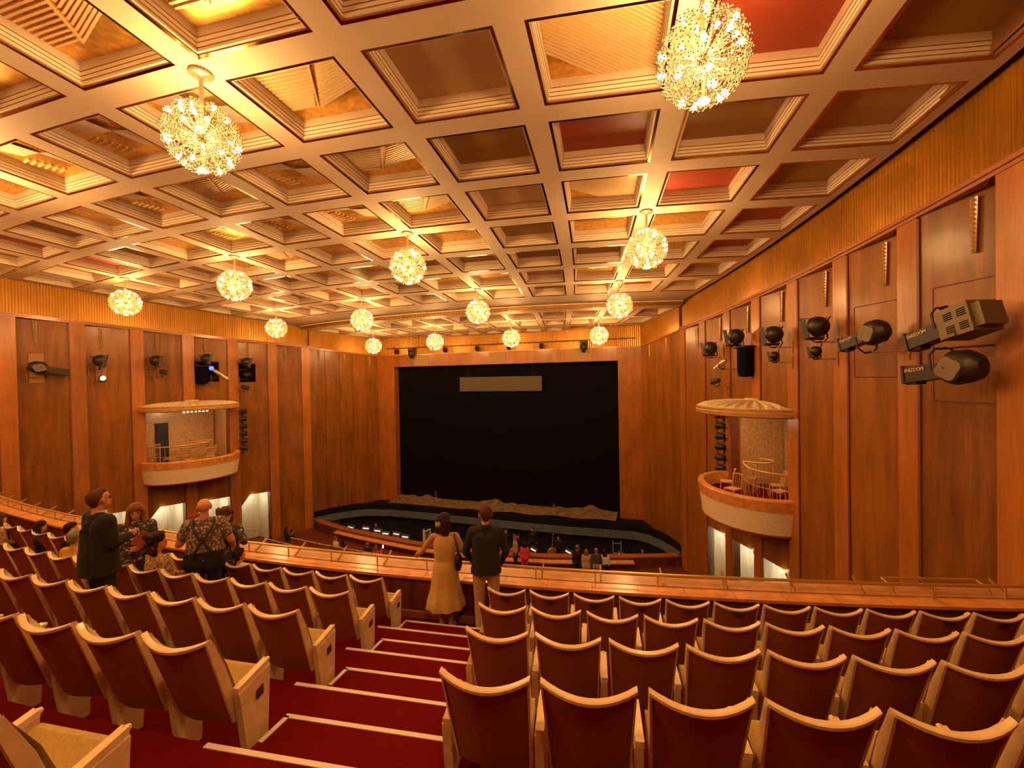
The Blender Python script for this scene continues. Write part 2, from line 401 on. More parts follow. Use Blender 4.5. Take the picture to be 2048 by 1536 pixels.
# ------------------------------------------------------------------ side walls
DOORK=(3,4,5,6)
def zdoor(k): return -5.55-.192*k
BOX0,BOX1=4.06,5.82
def wall_side(side,name):
    root=MB()    # the dark shell behind the panels
    js=[-4+.5*k for k in range(25)]
    # shell only above the boxes/exits zone, set back
    root.strip([[W(side,j,-2.6,-10.4) for j in js],[W(side,j,-2.6,5.5) for j in js]],0)
    root.strip([[W(side,j,-2.6,C(0,j).z+.7) for j in js],[W(side,j,.05,C(0,j).z+.7) for j in js]],0)
    root.strip([[W(side,8.0,z=-10.4),W(side,8.0,z=5.0)],[W(side,8.0,-2.6,-10.4),W(side,8.0,-2.6,5.0)]],0)
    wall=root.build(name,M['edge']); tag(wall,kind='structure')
    # gold frieze: fine vertical flutes
    fz=MB(); n=560; a=[];b=[]
    for k in range(n+1):
        j=-4+12*k/n; o=-.12+(.014 if k%2 else 0)
        a.append(W(side,j,o,zfr(j))); b.append(W(side,j,o,C(side*UW,j).z+.6))
    fz.strip([a,b],0); fz.build('frieze',M['frieze'],wall)
    tr=MB()
    for k in range(48):
        j0=-4+12*k/48; j1=-4+12*(k+1)/48
        for (h0,h1,o0,o1) in ((-.03,.05,-.2,.06),(-.10,-.03,-.2,.02)):
            tr.hexa([W(side,j0,o0,zfr(j0)+h0),W(side,j1,o0,zfr(j1)+h0),W(side,j1,o1,zfr(j1)+h0),W(side,j0,o1,zfr(j0)+h0)],[W(side,j0,o0,zfr(j0)+h1),W(side,j1,o0,zfr(j1)+h1),W(side,j1,o1,zfr(j1)+h1),W(side,j0,o1,zfr(j0)+h1)],0)
    tr.build('moulding',M['trimwood'],wall)
    def slab(nm,j0,j1,o0,o1,z0,z1,m,thick=.06,top=None):
        mb=MB(); t0=zfr(j0)-.10 if z1 is None else z1; t1=zfr(j1)-.10 if z1 is None else z1
        mb.hexa([W(side,j0,o0,z0),W(side,j1,o1,z0),W(side,j1,o1-thick,z0),W(side,j0,o0-thick,z0)],[W(side,j0,o0,t0),W(side,j1,o1,t1),W(side,j1,o1-thick,t1),W(side,j0,o0-thick,t0)],0)
        return mb.build(nm,m,wall)
    def segs(k,kind):
        lo=-10.4
        if kind=='panel' and k in DOORK:
            lo=zdoor(k)
        if (kind=='panel' and k in (4,5)) or (kind=='pil' and k==5): return [(lo,-4.90),(-1.22,None)]
        return [(lo,None)]
    for k in range(-4,8):
        j0,j1=k-.18,k+.06
        for z0,z1 in segs(k,'pil'):
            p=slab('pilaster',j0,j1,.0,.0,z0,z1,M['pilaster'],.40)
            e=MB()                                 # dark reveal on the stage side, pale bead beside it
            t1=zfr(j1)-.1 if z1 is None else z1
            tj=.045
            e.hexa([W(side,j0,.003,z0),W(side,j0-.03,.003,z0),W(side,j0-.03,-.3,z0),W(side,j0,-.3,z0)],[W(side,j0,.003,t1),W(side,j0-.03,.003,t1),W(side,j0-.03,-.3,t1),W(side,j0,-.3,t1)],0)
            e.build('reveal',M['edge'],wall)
        pj0,pj1=k+.06,k+.79
        zz=segs(k,'panel')
        for z0,z1 in zz:
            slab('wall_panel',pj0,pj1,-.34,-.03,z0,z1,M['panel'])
        jm=(pj0+pj1)/2
        if zz[-1][1] is None:   # sloping soffit closing the recess under the moulding
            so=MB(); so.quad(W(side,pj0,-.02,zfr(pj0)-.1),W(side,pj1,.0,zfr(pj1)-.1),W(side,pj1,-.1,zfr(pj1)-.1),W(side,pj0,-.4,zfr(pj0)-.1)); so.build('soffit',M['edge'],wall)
    slab('pilaster',7.76,8.0,.0,.0,-10.4,None,M['pilaster'],.4)
    return wall
wallL=wall_side(-1,'wall_left'); wallR=wall_side(1,'wall_right')

# exits at stalls level
dn=0
for side in (-1,1):
    for k in DOORK:
        dn+=1; j0,j1=k+.07,k+.79; zt=zdoor(k); zb=-10.0
        t,n=wall_dir(side,k+.4)
        d=thing('door_%d'%dn,None,None,tuple(W(side,k+.4,-.4,zb))); d['kind']='structure'
        inv=d.matrix_basis.inverted() if False else Matrix.Translation(-d.location)
        def T(p): return inv@Vector(p)
        mb=MB()
        A0=[W(side,j0,-.33,zb),W(side,j1,-.04,zb)]; B0=[W(side,j0,-1.5,zb),W(side,j1,-1.5,zb)]
        up=Vector((0,0,zt-zb))
        mb.quad(T(B0[0]),T(B0[1]),T(B0[1]+up),T(B0[0]+up)); mb.quad(T(A0[0]),T(B0[0]),T(B0[0]+up),T(A0[0]+up)); mb.quad(T(A0[1]),T(B0[1]),T(B0[1]+up),T(A0[1]+up))
        mb.quad(T(A0[0]+up),T(A0[1]+up),T(B0[1]+up),T(B0[0]+up)); mb.build('lining',M['niche'],d)
        f=MB(); f.quad(T(A0[0]),T(A0[1]),T(B0[1]),T(B0[0])); f.build('threshold',M['carpet'],d)
        # chamfered upper corner on the audience side
        c=MB(); q=.34*(j1-j0); a=W(side,j0,-.34,zt); b=W(side,j0+q,-.22,zt); e=W(side,j0,-.34,zt-.75)
        c.add([T(a),T(b),T(e),T(a-n*.06),T(b-n*.06),T(e-n*.06)],[(0,1,2),(3,5,4),(0,3,4,1),(1,4,5,2),(2,5,3,0)]); c.build('corner_panel',M['panel'],d)
        l=MB(); lp=W(side,j0+.40*(j1-j0),-.10,zt-.06); l.sphere(T(lp),.035,10,6); l.build('lamp',M['nichelamp'],d)
        hr=MB(); hr.tube([T(W(side,j0+.1,-1.3,zb+1.0)),T(W(side,j0+.3,-1.35,zb+.9)),T(W(side,j1-.1,-1.35,zb+.75))],.025,8); hr.build('handrail',M['chairwood'],d)
        li=bpy.data.lights.new('exit light','POINT'); li.energy=EXITW if k!=3 else EXITW*.8; li.color=(1,.9,.66); li.shadow_soft_size=.12
        lo=link('exit_light',li,None,tuple(W(side,k+.45,-.85,zt-.35)))

# ------------------------------------------------------------------ gilded relief ornaments high on each bay
def ornament(P,t,n,h,label,grp,w=.15):
    """tapering strip of little pyramids; P top centre on the wall"""
    o=thing('wall_ornament',label,'wall ornament',tuple(P),math.atan2(t.y,t.x),grp)
    b=MB(); b.hexa([(-w*.24,-.0,-h),(w*.24,0,-h),(w*.24,.02,-h),(-w*.24,.02,-h)],[(-w/2,0,0),(w/2,0,0),(w/2,.02,0),(-w/2,.02,0)]); 
    if n.dot(Vector((-t.y,t.x,0)))<0: sg=-1
    else: sg=1
    b.v=[(x,(y)*sg,z) for x,y,z in b.v]; b.build('back_plate',M['groove'],o,True)
    r=MB(); rows=12
    for k in range(rows):
        z1=-h*k/rows; z0=-h*(k+1)/rows
        wa=w*(1-.52*k/rows); wb=w*(1-.52*(k+1)/rows); y=.02*sg; ap=.055*sg
        for sx in (-1,1):
            A=Vector((0,y,z1)); B=Vector((sx*wa/2,y,z1)); Cq=Vector((sx*wb/2,y,z0)); 
            top=Vector((sx*wa*.32,ap,(z1+z0)/2+.015))
            r.add([A,B,Cq,top],[(0,1,3),(1,2,3),(2,0,3)],0)
    r.build('relief',M['ornament'],o)
for side,nm in ((-1,'left'),(1,'right')):
    for k in range(1,8):
        if k==7 : j=7.33; of=-.17
        else: j=k+.34; of=-.2
        t,n=wall_dir(side,j); ornament(W(side,j,of+.01,zfr(j)-.18),t,n,.95,'gilded zigzag relief strip under the gold frieze, %s from the stage on the %s wall'%(['first','second','third','fourth','fifth','sixth','seventh'][7-k],nm),'gilded wall reliefs')

# ------------------------------------------------------------------ forestage walls and proscenium
PY=28.45; PX0,PX1=-18.33,-2.0; PTOP=1.05
EA=[W(-1,8.0,-.02),W(1,8.0,-.02)]
CB=[Vector((-19.72,PY,0)),Vector((-.58,PY,0))]
for idx,(side,nm) in enumerate(((-1,'wall_stage_left'),(1,'wall_stage_right'))):
    a=EA[idx].copy(); a.z=0; b=CB[idx]; d=(b-a); L=d.length; d.normalize(); n=Vector((-d.y,d.x,0)); 
    if n.x*side>0: n=-n
    sh=MB(); sh.quad(a-n*.05+Vector((0,0,-10.4)),b-n*.05+Vector((0,0,-10.4)),b-n*.05+Vector((0,0,4.2)),a-n*.05+Vector((0,0,4.2)))
    w=sh.build(nm,M['edge']); tag(w,kind='structure')
    np_=5
    for k in range(np_):
        p=a+d*(L*k/np_+.012); q=a+d*(L*(k+1)/np_-.012); f0=2.32-.42*k/np_; f1=2.32-.42*(k+1)/np_
        mb=MB(); zz=Vector((0,0,1))
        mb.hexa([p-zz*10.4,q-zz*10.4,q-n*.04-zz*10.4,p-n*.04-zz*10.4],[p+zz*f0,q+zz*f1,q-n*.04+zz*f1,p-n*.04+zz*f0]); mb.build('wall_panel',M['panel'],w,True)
    fr=MB(); A=[];B=[]
    for k in range(121):
        p=a+d*(L*k/120)+n*(.02+(.012 if k%2 else 0)); A.append(p+Vector((0,0,2.34-.42*k/120))); B.append(p+Vector((0,0,4.2)))
    fr.strip([A,B]); fr.build('frieze',M['frieze'],w)
    ml=MB(); ml.hexa([a+n*.0+Vector((0,0,2.28)),b+Vector((0,0,1.86)),b+n*.07+Vector((0,0,1.86)),a+n*.07+Vector((0,0,2.28))],[a+Vector((0,0,2.36)),b+Vector((0,0,1.94)),b+n*.07+Vector((0,0,1.94)),a+n*.07+Vector((0,0,2.36))]); ml.build('moulding',M['trimwood'],w,True)
    for m,fr_ in enumerate((.12,.48,.86) if side<0 else (.30,.74)):
        P=a+d*(L*fr_)+n*.0; P.z=2.2-.42*fr_
        ornament(P,d,n,.7,'gilded zigzag relief strip on the %s forestage wall, %s from the stage'%('left' if side<0 else 'right',['first','second','third'][(2 if side<0 else 1)-m]),'gilded wall reliefs')
pw=MB(); zz=Vector((0,0,1))
xs=[CB[0].x,PX0,PX1,CB[1].x]
def panel_front(x0,x1,z0,z1,m,par,nm,y=PY,th=.75):
    mb=MB(); mb.bbox((x0,y,z0),(x1,y+th,z1)); return mb.build(nm,m,par)
pw.bbox((CB[0].x-1,PY+.8,-10.4),(CB[0].x-.2,PY+.9,4.2)); pw.bbox((CB[1].x+.2,PY+.8,-10.4),(CB[1].x+1,PY+.9,4.2))
pros=pw.build('wall_proscenium',M['edge']); tag(pros,kind='structure')
panel_front(CB[0].x-.5,PX0,-10.4,1.92,M['pilaster'],pros,'jamb'); panel_front(PX1,CB[1].x+.5,-10.4,1.92,M['pilaster'],pros,'jamb')
hx=[PX0+(PX1-PX0)*k/9 for k in range(10)]
for k in range(9): panel_front(hx[k]+.004,hx[k+1]-.004,PTOP,1.92,M['pilaster'],pros,'header_panel')
fr=MB(); A=[];B=[]
for k in range(321):
    x=CB[0].x-.4+(CB[1].x-CB[0].x+.8)*k/320; y=PY-.02-(.014 if k%2 else 0); A.append(Vector((x,y,1.92))); B.append(Vector((x,y,4.2)))
fr.strip([A,B]); fr.build('frieze',M['frieze'],pros)
ml=MB(); ml.bbox((CB[0].x,PY-.07,1.86),(CB[1].x,PY,1.94)); ml.build('moulding',M['trimwood'],pros)
for x,l in ((-16.04,'left'),(-10.12,'middle'),(-4.24,'right')):
    g=MB(); g.bbox((x-.62,PY-.03,1.12),(x+.62,PY-.002,1.84)); o=g.build('grille',M['c_olive'])
    tag(o,'%s square loudspeaker grille in the wooden band above the stage'%l,'grille','grilles above the stage')
# stage
sf=MB()
RIM=[(-21.7,23.7),(-21.25,24.5),(-20.65,25.3),(-19.95,25.95),(-19.2,26.35),(-17.7,26.62),(-15,26.62),(-12.5,26.5),(-10,26.4),(-7.5,26.3),(-5,26.25),(-2.4,26.38),(-1.1,26.4),(-.3,26.1),(.35,25.45),(.9,24.7),(1.35,23.8)]
ZS=-9.0
top=[Vector((x,y,ZS)) for x,y in RIM]
sf.strip([top,[Vector((x,max(y,36) if 0 else 36,ZS)) for x,y in RIM]])
lip=[Vector((x,y,ZS-.10)) for x,y in RIM]; sf.strip([top,lip])
lipt=[Vector((x,y,-8.68)) for x,y in RIM]; lipb=[Vector((x,y+.28,-8.68)) for x,y in RIM]; lipd=[Vector((x,y+.28,ZS)) for x,y in RIM]
sf.strip([top,lipt]); sf.strip([lipt,lipb]); sf.strip([lipb,lipd])
o=sf.build('floor_stage',M['stageblack']); tag(o,kind='structure')
band=MB()
inn=[]
for k,(x,y) in enumerate(RIM):
    a=Vector(RIM[max(k-1,0)]); b=Vector(RIM[min(k+1,len(RIM)-1)]); t=(b-a).normalized(); nn=Vector((t.y,-t.x)); inn.append(Vector((x,y))+nn*.10)
band.strip([[Vector((p.x,p.y,ZS-.08)) for p in inn],[Vector((p.x,p.y,ZS-.52)) for p in inn]]); band.strip([[Vector((p.x,p.y,ZS-.08)) for p in inn],[Vector((x,y,ZS-.08)) for x,y in RIM]]); band.strip([[Vector((p.x,p.y,ZS-.52)) for p in inn],[Vector((x,y+.3,ZS-.52)) for x,y in RIM]])
o=band.build('trim_pit_edge',M['steel']); tag(o,kind='structure')
cu=MB()
n=60; A=[];B=[]
for k in range(n+1):
    x=PX0-.8+(PX1-PX0+1.6)*k/n; y=PY+.62+.03*math.sin(k*1.9); A.append(Vector((x,y,ZS))); B.append(Vector((x,y,PTOP+.5)))
cu.strip([A,B],smooth=True); o=cu.build('stage_curtain',M['black']); tag(o,'black house curtain filling the whole stage opening','curtain')
s=thing('surtitle_screen','long grey surtitle panel hanging across the top of the black curtain','screen',(-10.12,PY+.42,-.33))
mb=MB(); mb.bbox((-3.04,-.03,-.51),(3.04,.03,.51)); mb.build('panel',M['screen'],s)
for x in(-2.4,2.4): mb=MB(); mb.tube([(x,0,.5),(x,0,1.6)],.008,6); mb.build('hanging_wire',M['metal'],s)
ec=MB(); nx,ny=70,8; rows=[]
for b in range(ny+1):
    row=[]
    for a in range(nx+1):
        x=PX0+.15+(PX1-PX0-.3)*a/nx; y=27.0+(PY+.45-27.0)*b/ny; 
        h=.26+.18*max(0,math.sin(a*.23)+.5*math.sin(a*.61+1)+.35*math.sin(a*1.3+2))*(b/ny)**1.5
        row.append(Vector((x,y+.12*math.sin(a*.5)*(b==0),ZS+h)))
    rows.append(row)
ec.strip(rows,smooth=True); o=ec.build('ground_cloth',M['earth']); tag(o,'crumpled brown ground cloth laid along the front of the stage','cloth')
for (x,h,l) in ((-14.66,1.15,'left'),(-6.15,.85,'right')):
    p=thing('bare_plant','thin dark plant sprig standing on the brown cloth, %s one on stage'%l,'plant',(x,27.7,ZS+.03),group='plant sprigs on stage')
    mb=MB(); mb.tube([(0,0,0),(.04,0,h*.4),(-.02,0,h*.8),(.06,0,h)],.009,5); mb.build('stem',M['khaki'],p)
    mb=MB()
    for k in range(9):
        z=h*(.25+.08*k); sg=1 if k%2 else -1; mb.add([(0,0,z),(sg*.06,.01,z+.05),(sg*.12,0,z+.035),(sg*.06,-.01,z+.01)],[(0,1,2,3)])
    mb.build('leaves',M['c_olive'],p)
# orchestra pit
RL=[(-22.1,24.0),(-20.8,23.3),(-19,22.75),(-17,22.3),(-15,21.95),(-13,21.65),(-11,21.5),(-9,21.5),(-7,21.62),(-5,21.9),(-3,22.4),(-1,22.95),(.6,23.45),(1.6,23.9)]
ZR=-9.2
def off2(P,d):
    o=[]
    for k in range(len(P)):
        a=Vector(P[max(k-1,0)]); b=Vector(P[min(k+1,len(P)-1)]); t=(b-a).normalized(); o.append(Vector(P[k])+Vector((-t.y,t.x))*d)
    return o
pr=thing('pit_rail','curved wooden wall with orange ledge between stalls and orchestra pit','pit wall')
mb=MB(); o0=[Vector(p) for p in RL]; o1=off2(RL,.35)
V3=lambda P,z:[Vector((p[0],p[1],z)) for p in P]
mb.strip([V3(o0,-11.4),V3(o0,ZR-.03)]); mb.strip([V3(o1,ZR-.03),V3(o1,-11.4)]); mb.build('wall',M['parapet'],pr)
mb=MB(); mb.strip([V3(off2(RL,-.04),ZR-.05),V3(off2(RL,-.04),ZR),V3(off2(RL,.40),ZR),V3(off2(RL,.40),ZR-.05)]); mb.build('top_ledge',M['trimwood'],pr)
mb=MB(); R2=RL[2:12]; mb.strip([V3(off2(R2,-.02),ZR-.14),V3(off2(R2,-.30),ZR-.20),V3(off2(R2,-.30),ZR-.26),V3(off2(R2,-.02),ZR-.30)]); mb.build('book_ledge',M['ledge'],pr)
mb=MB(); mb.strip([V3(RL,-11.4),V3([(x,27.5) for x,y in RL],-11.4)]); o=mb.build('floor_pit',M['stageblack']); tag(o,kind='structure')
mb=MB(); n=220; A=[];B=[]
def rimy(x):
    for (x0,y0),(x1,y1) in zip(RIM,RIM[1:]):
        if x0<=x<=x1: return y0+(y1-y0)*(x-x0)/(x1-x0)
    return 24
for k in range(n+1):
    x=-21.6+23.0*k/n; y=rimy(x)+.55+(.03 if k%2 else 0); A.append(Vector((x,y,-11.4))); B.append(Vector((x,y,ZS-.45)))
mb.strip([A,B]); o=mb.build('wall_pit',M['pitwall']); tag(o,kind='structure')
# ------------------------------------------------------------------ balcony tier: stepped floor, aisle steps
XL,XR=-19.5,6.4
def axs(n=52,a=XL,b=XR): return [a+(b-a)*k/n for k in range(n+1)]
fl=MB()
rs=[RISER[0]-1.04,*RISER]     # riser lines: row k lies between rs[k+1] and rs[k+2]
def lev(k): return FZ(k)
X=axs()
def line(c,z,xs=X): return [Vector((x,arc(x,c),z)) for x in xs]
cs=[-3.0,-1.94,-.88,.16,*RISER,6.26]
# treads: between cs[n] and cs[n+1] at level FZ(n-5)
for n in range(len(cs)-1):
    z=FZ(n-5); fl.strip([line(cs[n],z),line(cs[n+1],z)])
    if n+1<len(cs)-1: fl.strip([line(cs[n+1],z),line(cs[n+1],FZ(n-4))])
o=fl.build('floor_balcony',M['carpet']); tag(o,kind='structure')
# aisle: half-height steps with pale nosing strips
def aisle_l(y): return -2.62-.295*(y-1.92)
def aisle_r(y): return -1.08-.295*(y-2.10)
def nos(mb,p,q,z,w=.035):
    d=(Vector(q)-Vector(p)); n=Vector((-d[1],d[0])).normalized()*w/2
    c=[Vector(p)-n,Vector(q)-n,Vector(q)+n,Vector(p)+n]
    mb.hexa([(v[0],v[1],z-.012) for v in c],[(v[0],v[1],z+.006) for v in c])
for k in range(0,4):      # riser k: from row k-1 down to row k
    c=RISER[k+1]; zu=FZ(k-1); zl=FZ(k)
    ym=arc(-1.9,c)
    st=thing('aisle_step','carpeted half step with pale edging strip in the aisle beside the %s row'%['nearest','third','second','front'][k],'step',(0,0,0),0,'half steps in the aisle')
    x0=aisle_l(ym+.3)+.24; x1=aisle_r(ym+.3)+.05; zh=(zu+zl)/2; c1=c+.50
    mb=MB(); xs=[x0+(x1-x0)*q/6 for q in range(7)]
    mb.strip([line(c,zh,xs),line(c1,zh,xs)]); mb.strip([line(c1,zh,xs),line(c1,zl,xs)]); mb.quad((x0,arc(x0,c),zh),(x0,arc(x0,c1),zh),(x0,arc(x0,c1),zl),(x0,arc(x0,c),zl)); mb.quad((x1,arc(x1,c),zh),(x1,arc(x1,c1),zh),(x1,arc(x1,c1),zl),(x1,arc(x1,c),zl))
    mb.build('tread',M['carpet'],st)
    mb=MB(); nos(mb,(x0,arc(x0,c1)-.02),(x1,arc(x1,c1)-.02),zh); nos(mb,(x0+.018,arc(x0,c1)-.02),(x0+.018,arc(x0,c1)-.25),zh); mb.build('edge_strip',M['nosing'],st)
    mb=MB(); xa=aisle_l(ym)+.06; xb=aisle_r(ym)-.02; nos(mb,(xa,arc(xa,c)-.02),(xb,arc(xb,c)-.02),zu)
    o=mb.build('nosing_strip',M['nosing']); tag(o,'pale nosing strip across the aisle at the back of the %s row'%['nearest','third','second','front'][k],'nosing strip','aisle nosing strips')

# ------------------------------------------------------------------ tip-up seats
SW=.485
def seat_proto():
    root=thing('theatre_seat','seat','seat',(0,0,0)); T=.98
    n=10; tt=[-1+2*q/n for q in range(n+1)]
    def bow(t): return -.060*(1-t*t)           # back bulges towards the row behind
    def yz(z): return .20*(T-z)/.62               # reclined back
    def wd(z): return SW-.05*(T-z)/.62
    def face(z,w,dy,dip=0): return [Vector((w/2*t,yz(z)+bow(t)+dy,z-dip*(1-t*t))) for t in tt]
    mb=MB(); zs=[(.36,0),(.55,0),(.75,.0),(.88,.02),(.962,.045)]
    mb.strip([face(z,wd(z)-.012,0,dp) for z,dp in zs],smooth=True); mb.strip([face(.36,wd(.36)-.012,0),face(.36,wd(.36)-.012,.05)]); mb.build('back_shell',M['seatback'],root)
    def top(dz,dy,w=SW): return [Vector((w/2*t,bow(t)+dy,T+dz-.045*(1-t*t))) for t in tt]
    prof=[(-.022,-.006),(-.004,-.010),(.0,.0),(.0,.030),(-.02,.036)]
    mb=MB(); mb.strip([top(*p) for p in prof]+[top(*prof[0])])
    for e in (0,-1): mb.add([top(*p)[e] for p in prof],[(0,1,2,3,4)] if e else [(4,3,2,1,0)])
    mb.build('top_rail',M['seatwood'],root)
    for sx in (-1,1):
        mb=MB(); a=[];b=[];c=[];d=[]
        for z in (.325,.36,.55,.75,.965):
            x=sx*wd(z)/2; y=yz(z); k=.012 if z>.33 else .008; a.append(Vector((x-sx*k,y-.010,z))); b.append(Vector((x,y-.006,z))); c.append(Vector((x,y+(.060 if z<.9 else .034),z))); d.append(Vector((x-sx*.02,y+(.060 if z<.9 else .034),z)))
        mb.strip([a,b,c,d,a]); mb.add([q[0] for q in(a,b,c,d)],[(0,1,2,3)]); mb.build('side_rail',M['seatwood'],root,True)
    mb=MB(); mb.strip([face(.36,wd(.36)-.03,.062),face(.45,wd(.45)-.03,.095),face(.75,wd(.75)-.03,.085),face(.90,wd(.9)-.03,.05),face(.955,wd(.955)-.02,.032,.045)],smooth=True); mb.build('back_cushion',M['velvet'],root)
    mb=MB(); w=.425; pf=[(.215,.40),(.19,.46),(.205,.49),(.385,.575),(.415,.575),(.425,.55),(.40,.47),(.30,.41)]
    L=[Vector((-w/2,y,z)) for y,z in pf]; R=[Vector((w/2,y,z)) for y,z in pf]; mb.strip([L,R],closed=True); mb.add(L,[tuple(range(8))]); mb.add(R,[tuple(range(7,-1,-1))])
    mb.build('seat',M['velvet'],root,True)
    return root
def arm_mb(x,w=.045,end=False):
    """armrest with its standard at local x"""
    a=MB(); t=.045
    a.hexa([(x-t/2,.17,.545),(x+t/2,.17,.545),(x+t/2,.43,.585),(x-t/2,.43,.585)],[(x-t/2,.17,.580),(x+t/2,.17,.580),(x+t/2,.43,.622),(x-t/2,.43,.622)])
    a.tube([(x,.425,.6035),(x,.45,.606)],[.0225,.012],8)
    return a
def stand_mb(x,w,y0,y1,z0):
    a=MB(); 
    q=.07*(1-z0/.55); a.hexa([(x-w/2,y0+q,z0),(x+w/2,y0+q,z0),(x+w/2,y1-.04,z0),(x-w/2,y1-.04,z0)],[(x-w/2,y0,.545),(x+w/2,y0,.545),(x+w/2,y1,.582),(x-w/2,y1,.582)]); return a
seat0=seat_proto(); 
_arm=arm_mb(.27).build('armrest',M['seatwood'],seat0,True); _st=stand_mb(.27,.034,.19,.41,.30).build('armrest_support',M['seatwood'],seat0,True)
mb=MB(); mb.bbox((.258,.26,0),(.282,.38,.30)); mb.build('leg',M['metal'],seat0)
ARM_D,ST_D=_arm.data,_st.data
ARML=arm_mb(-.27).mesh('armrest',[M['seatwood']]); STL=stand_mb(-.27,.034,.19,.41,.30).mesh('armrest_support',[M['seatwood']])
ENDR=stand_mb(.275,.05,.17,.43,0).mesh('end_panel',[M['seatwood']]); ENDL=stand_mb(-.275,.05,.17,.43,0).mesh('end_panel',[M['seatwood']])
def platem(x,sg):
    mb=MB(); mb.hexa([(x,.30,.42),(x+sg*.006,.30,.42),(x+sg*.006,.36,.43),(x,.36,.43)],[(x,.30,.48),(x+sg*.006,.30,.48),(x+sg*.006,.36,.49),(x,.36,.49)]); return mb.mesh('number_plate',[M['plate']])
PLR=platem(.301,1); PLL=platem(-.301,-1)
mb=MB(); mb.bbox((-.055,-.056,.868),(.055,-.020,.905)); ROWPL=mb.mesh('row_plate',[M['plate']])
first=[True]
ROWN={-1:'rearmost row in the corner',0:'nearest full row',1:'third row from front',2:'second row from front',3:'front row'}
def place_seat(k,x,block,num,aisle,rowplate):
    c=ROWC[k] if k>=0 else 1.195
    o=seat0 if first[0] else copy_tree(seat0); first[0]=False
    o.location=(x,arc(x,c),FZ(k)); o.rotation_euler=(0,0,math.atan(slope(x)))
    o['label']='brown tip-up seat, %s block, %s, %s from the aisle'%(block,ROWN[k],ordinal(num)) ; o['group']='balcony seats'
    if aisle=='R':
        for ch in list(o.children):
            if ch.name.startswith('armrest_support'): ch.data=ENDR; ch.name='end_panel'
            elif ch.name.startswith('leg'): bpy.data.objects.remove(ch)
        link('number_plate',PLR,o)
    if aisle=='L':
        link('armrest',ARML,o); link('end_panel',ENDL,o); link('number_plate',PLL,o)
    if rowplate: link('row_plate',ROWPL,o)
    return o
PIT=.54
NR={0:6,1:8,2:10,3:12}; NL={-1:1,0:5,1:8,2:12,3:17}
RX={0:-1.10,1:-1.39,2:-1.70,3:-2.01}; LX={-1:-2.29,0:-2.57,1:-2.86,2:-3.16,3:-3.47}
for k in range(4):
    x=RX[k]+SW/2*math.cos(math.atan(slope(RX[k])))
    for m in range(NR[k]):
        pl=(k==3 and m not in (6,7,8))
        place_seat(k,x,'right',m,'L' if m==0 else None,pl); x+=PIT*math.cos(math.atan(slope(x)))
for k in (-1,0,1,2,3):
    x=LX[k]-SW/2
    for m in range(NL[k]):
        place_seat(k,x,'left',m,'R' if m==0 else None,k==3 and m<4); x-=PIT*math.cos(math.atan(slope(x)))

# ------------------------------------------------------------------ balcony front
bp=thing('balcony_parapet','dark wooden balcony front with orange ledge in front of the seats','parapet')
XB=axs(70,-25.3,5.36)
ZL=-2.95
mb=MB(); mb.strip([line(6.24,FZ(3)-.3,XB),line(6.24,ZL-.04,XB)]); mb.build('inner_face',M['parapet'],bp)
mb=MB(); mb.strip([line(6.235,FZ(3),XB),line(6.215,FZ(3),XB),line(6.215,FZ(3)+.10,XB),line(6.235,FZ(3)+.11,XB)]); mb.build('skirting',M['trimwood'],bp)
mb=MB(); mb.strip([line(6.72,ZL-.02,XB),line(6.80,ZL-1.3,XB),line(6.3,ZL-1.9,XB)]); mb.build('outer_face',M['panel'],bp)
mb=MB(); mb.strip([line(6.17,ZL-.045,XB),line(6.16,ZL,XB),line(6.40,ZL,XB),line(6.40,ZL-.03,XB),line(6.42,ZL-.03,XB)])
mb.build('ledge',M['ledge'],bp)
mb=MB(); mb.strip([line(6.42,ZL-.03,XB),line(6.42,ZL+.004,XB),line(6.70,ZL+.004,XB),line(6.72,ZL-.05,XB)]); mb.build('outer_plank',M['ledge2'],bp)
mb=MB(); x=-25
while x<5.2:
    a=Vector((x,arc(x,6.155),ZL+.0015)); t=Vector((1,slope(x),0)).normalized(); n=Vector((-t.y,t.x,0)); b=a+n*.24
    mb.quad(a,a+t*.006,b+t*.006,b); x+=.62
mb.build('ledge_joint',M['edge'],bp)
gr=thing('guard_rail','satin brass guard rail on low posts along the balcony ledge','rail')
mb=MB(); mb.tube([Vector((x,arc(x,6.38),-2.775)) for x in XB],.022,10); mb.build('main_rail',M['rail'],gr)
mb=MB(); mb.tube([Vector((x,arc(x,6.50),-2.835)) for x in XB],.011,8); mb.build('thin_rail',M['rail'],gr)
x=-24.6
while x<5.3:
    p=Vector((x,arc(x,6.38),0)); t=Vector((1,slope(x),0)).normalized(); n=Vector((-t.y,t.x,0))
    mb=MB(); mb.tube([(p.x,p.y,ZL-.005),(p.x,p.y,-2.78)],.011,8); mb.build('post',M['rail'],gr)
    q=p+t*.08; mb=MB(); R=Matrix.Identity(3)
    a=q+n*.06; b=q+n*.30
    mb.hexa([a-t*.012+Vector((0,0,ZL)),a+t*.012+Vector((0,0,ZL)),b+t*.012+Vector((0,0,-2.83)),b-t*.012+Vector((0,0,-2.83))],[a-t*.012+Vector((0,0,ZL+.03)),a+t*.012+Vector((0,0,ZL+.03)),b+t*.012+Vector((0,0,-2.80)),b-t*.012+Vector((0,0,-2.80))])
    mb.build('strut',M['rail'],gr,True); x+=.85
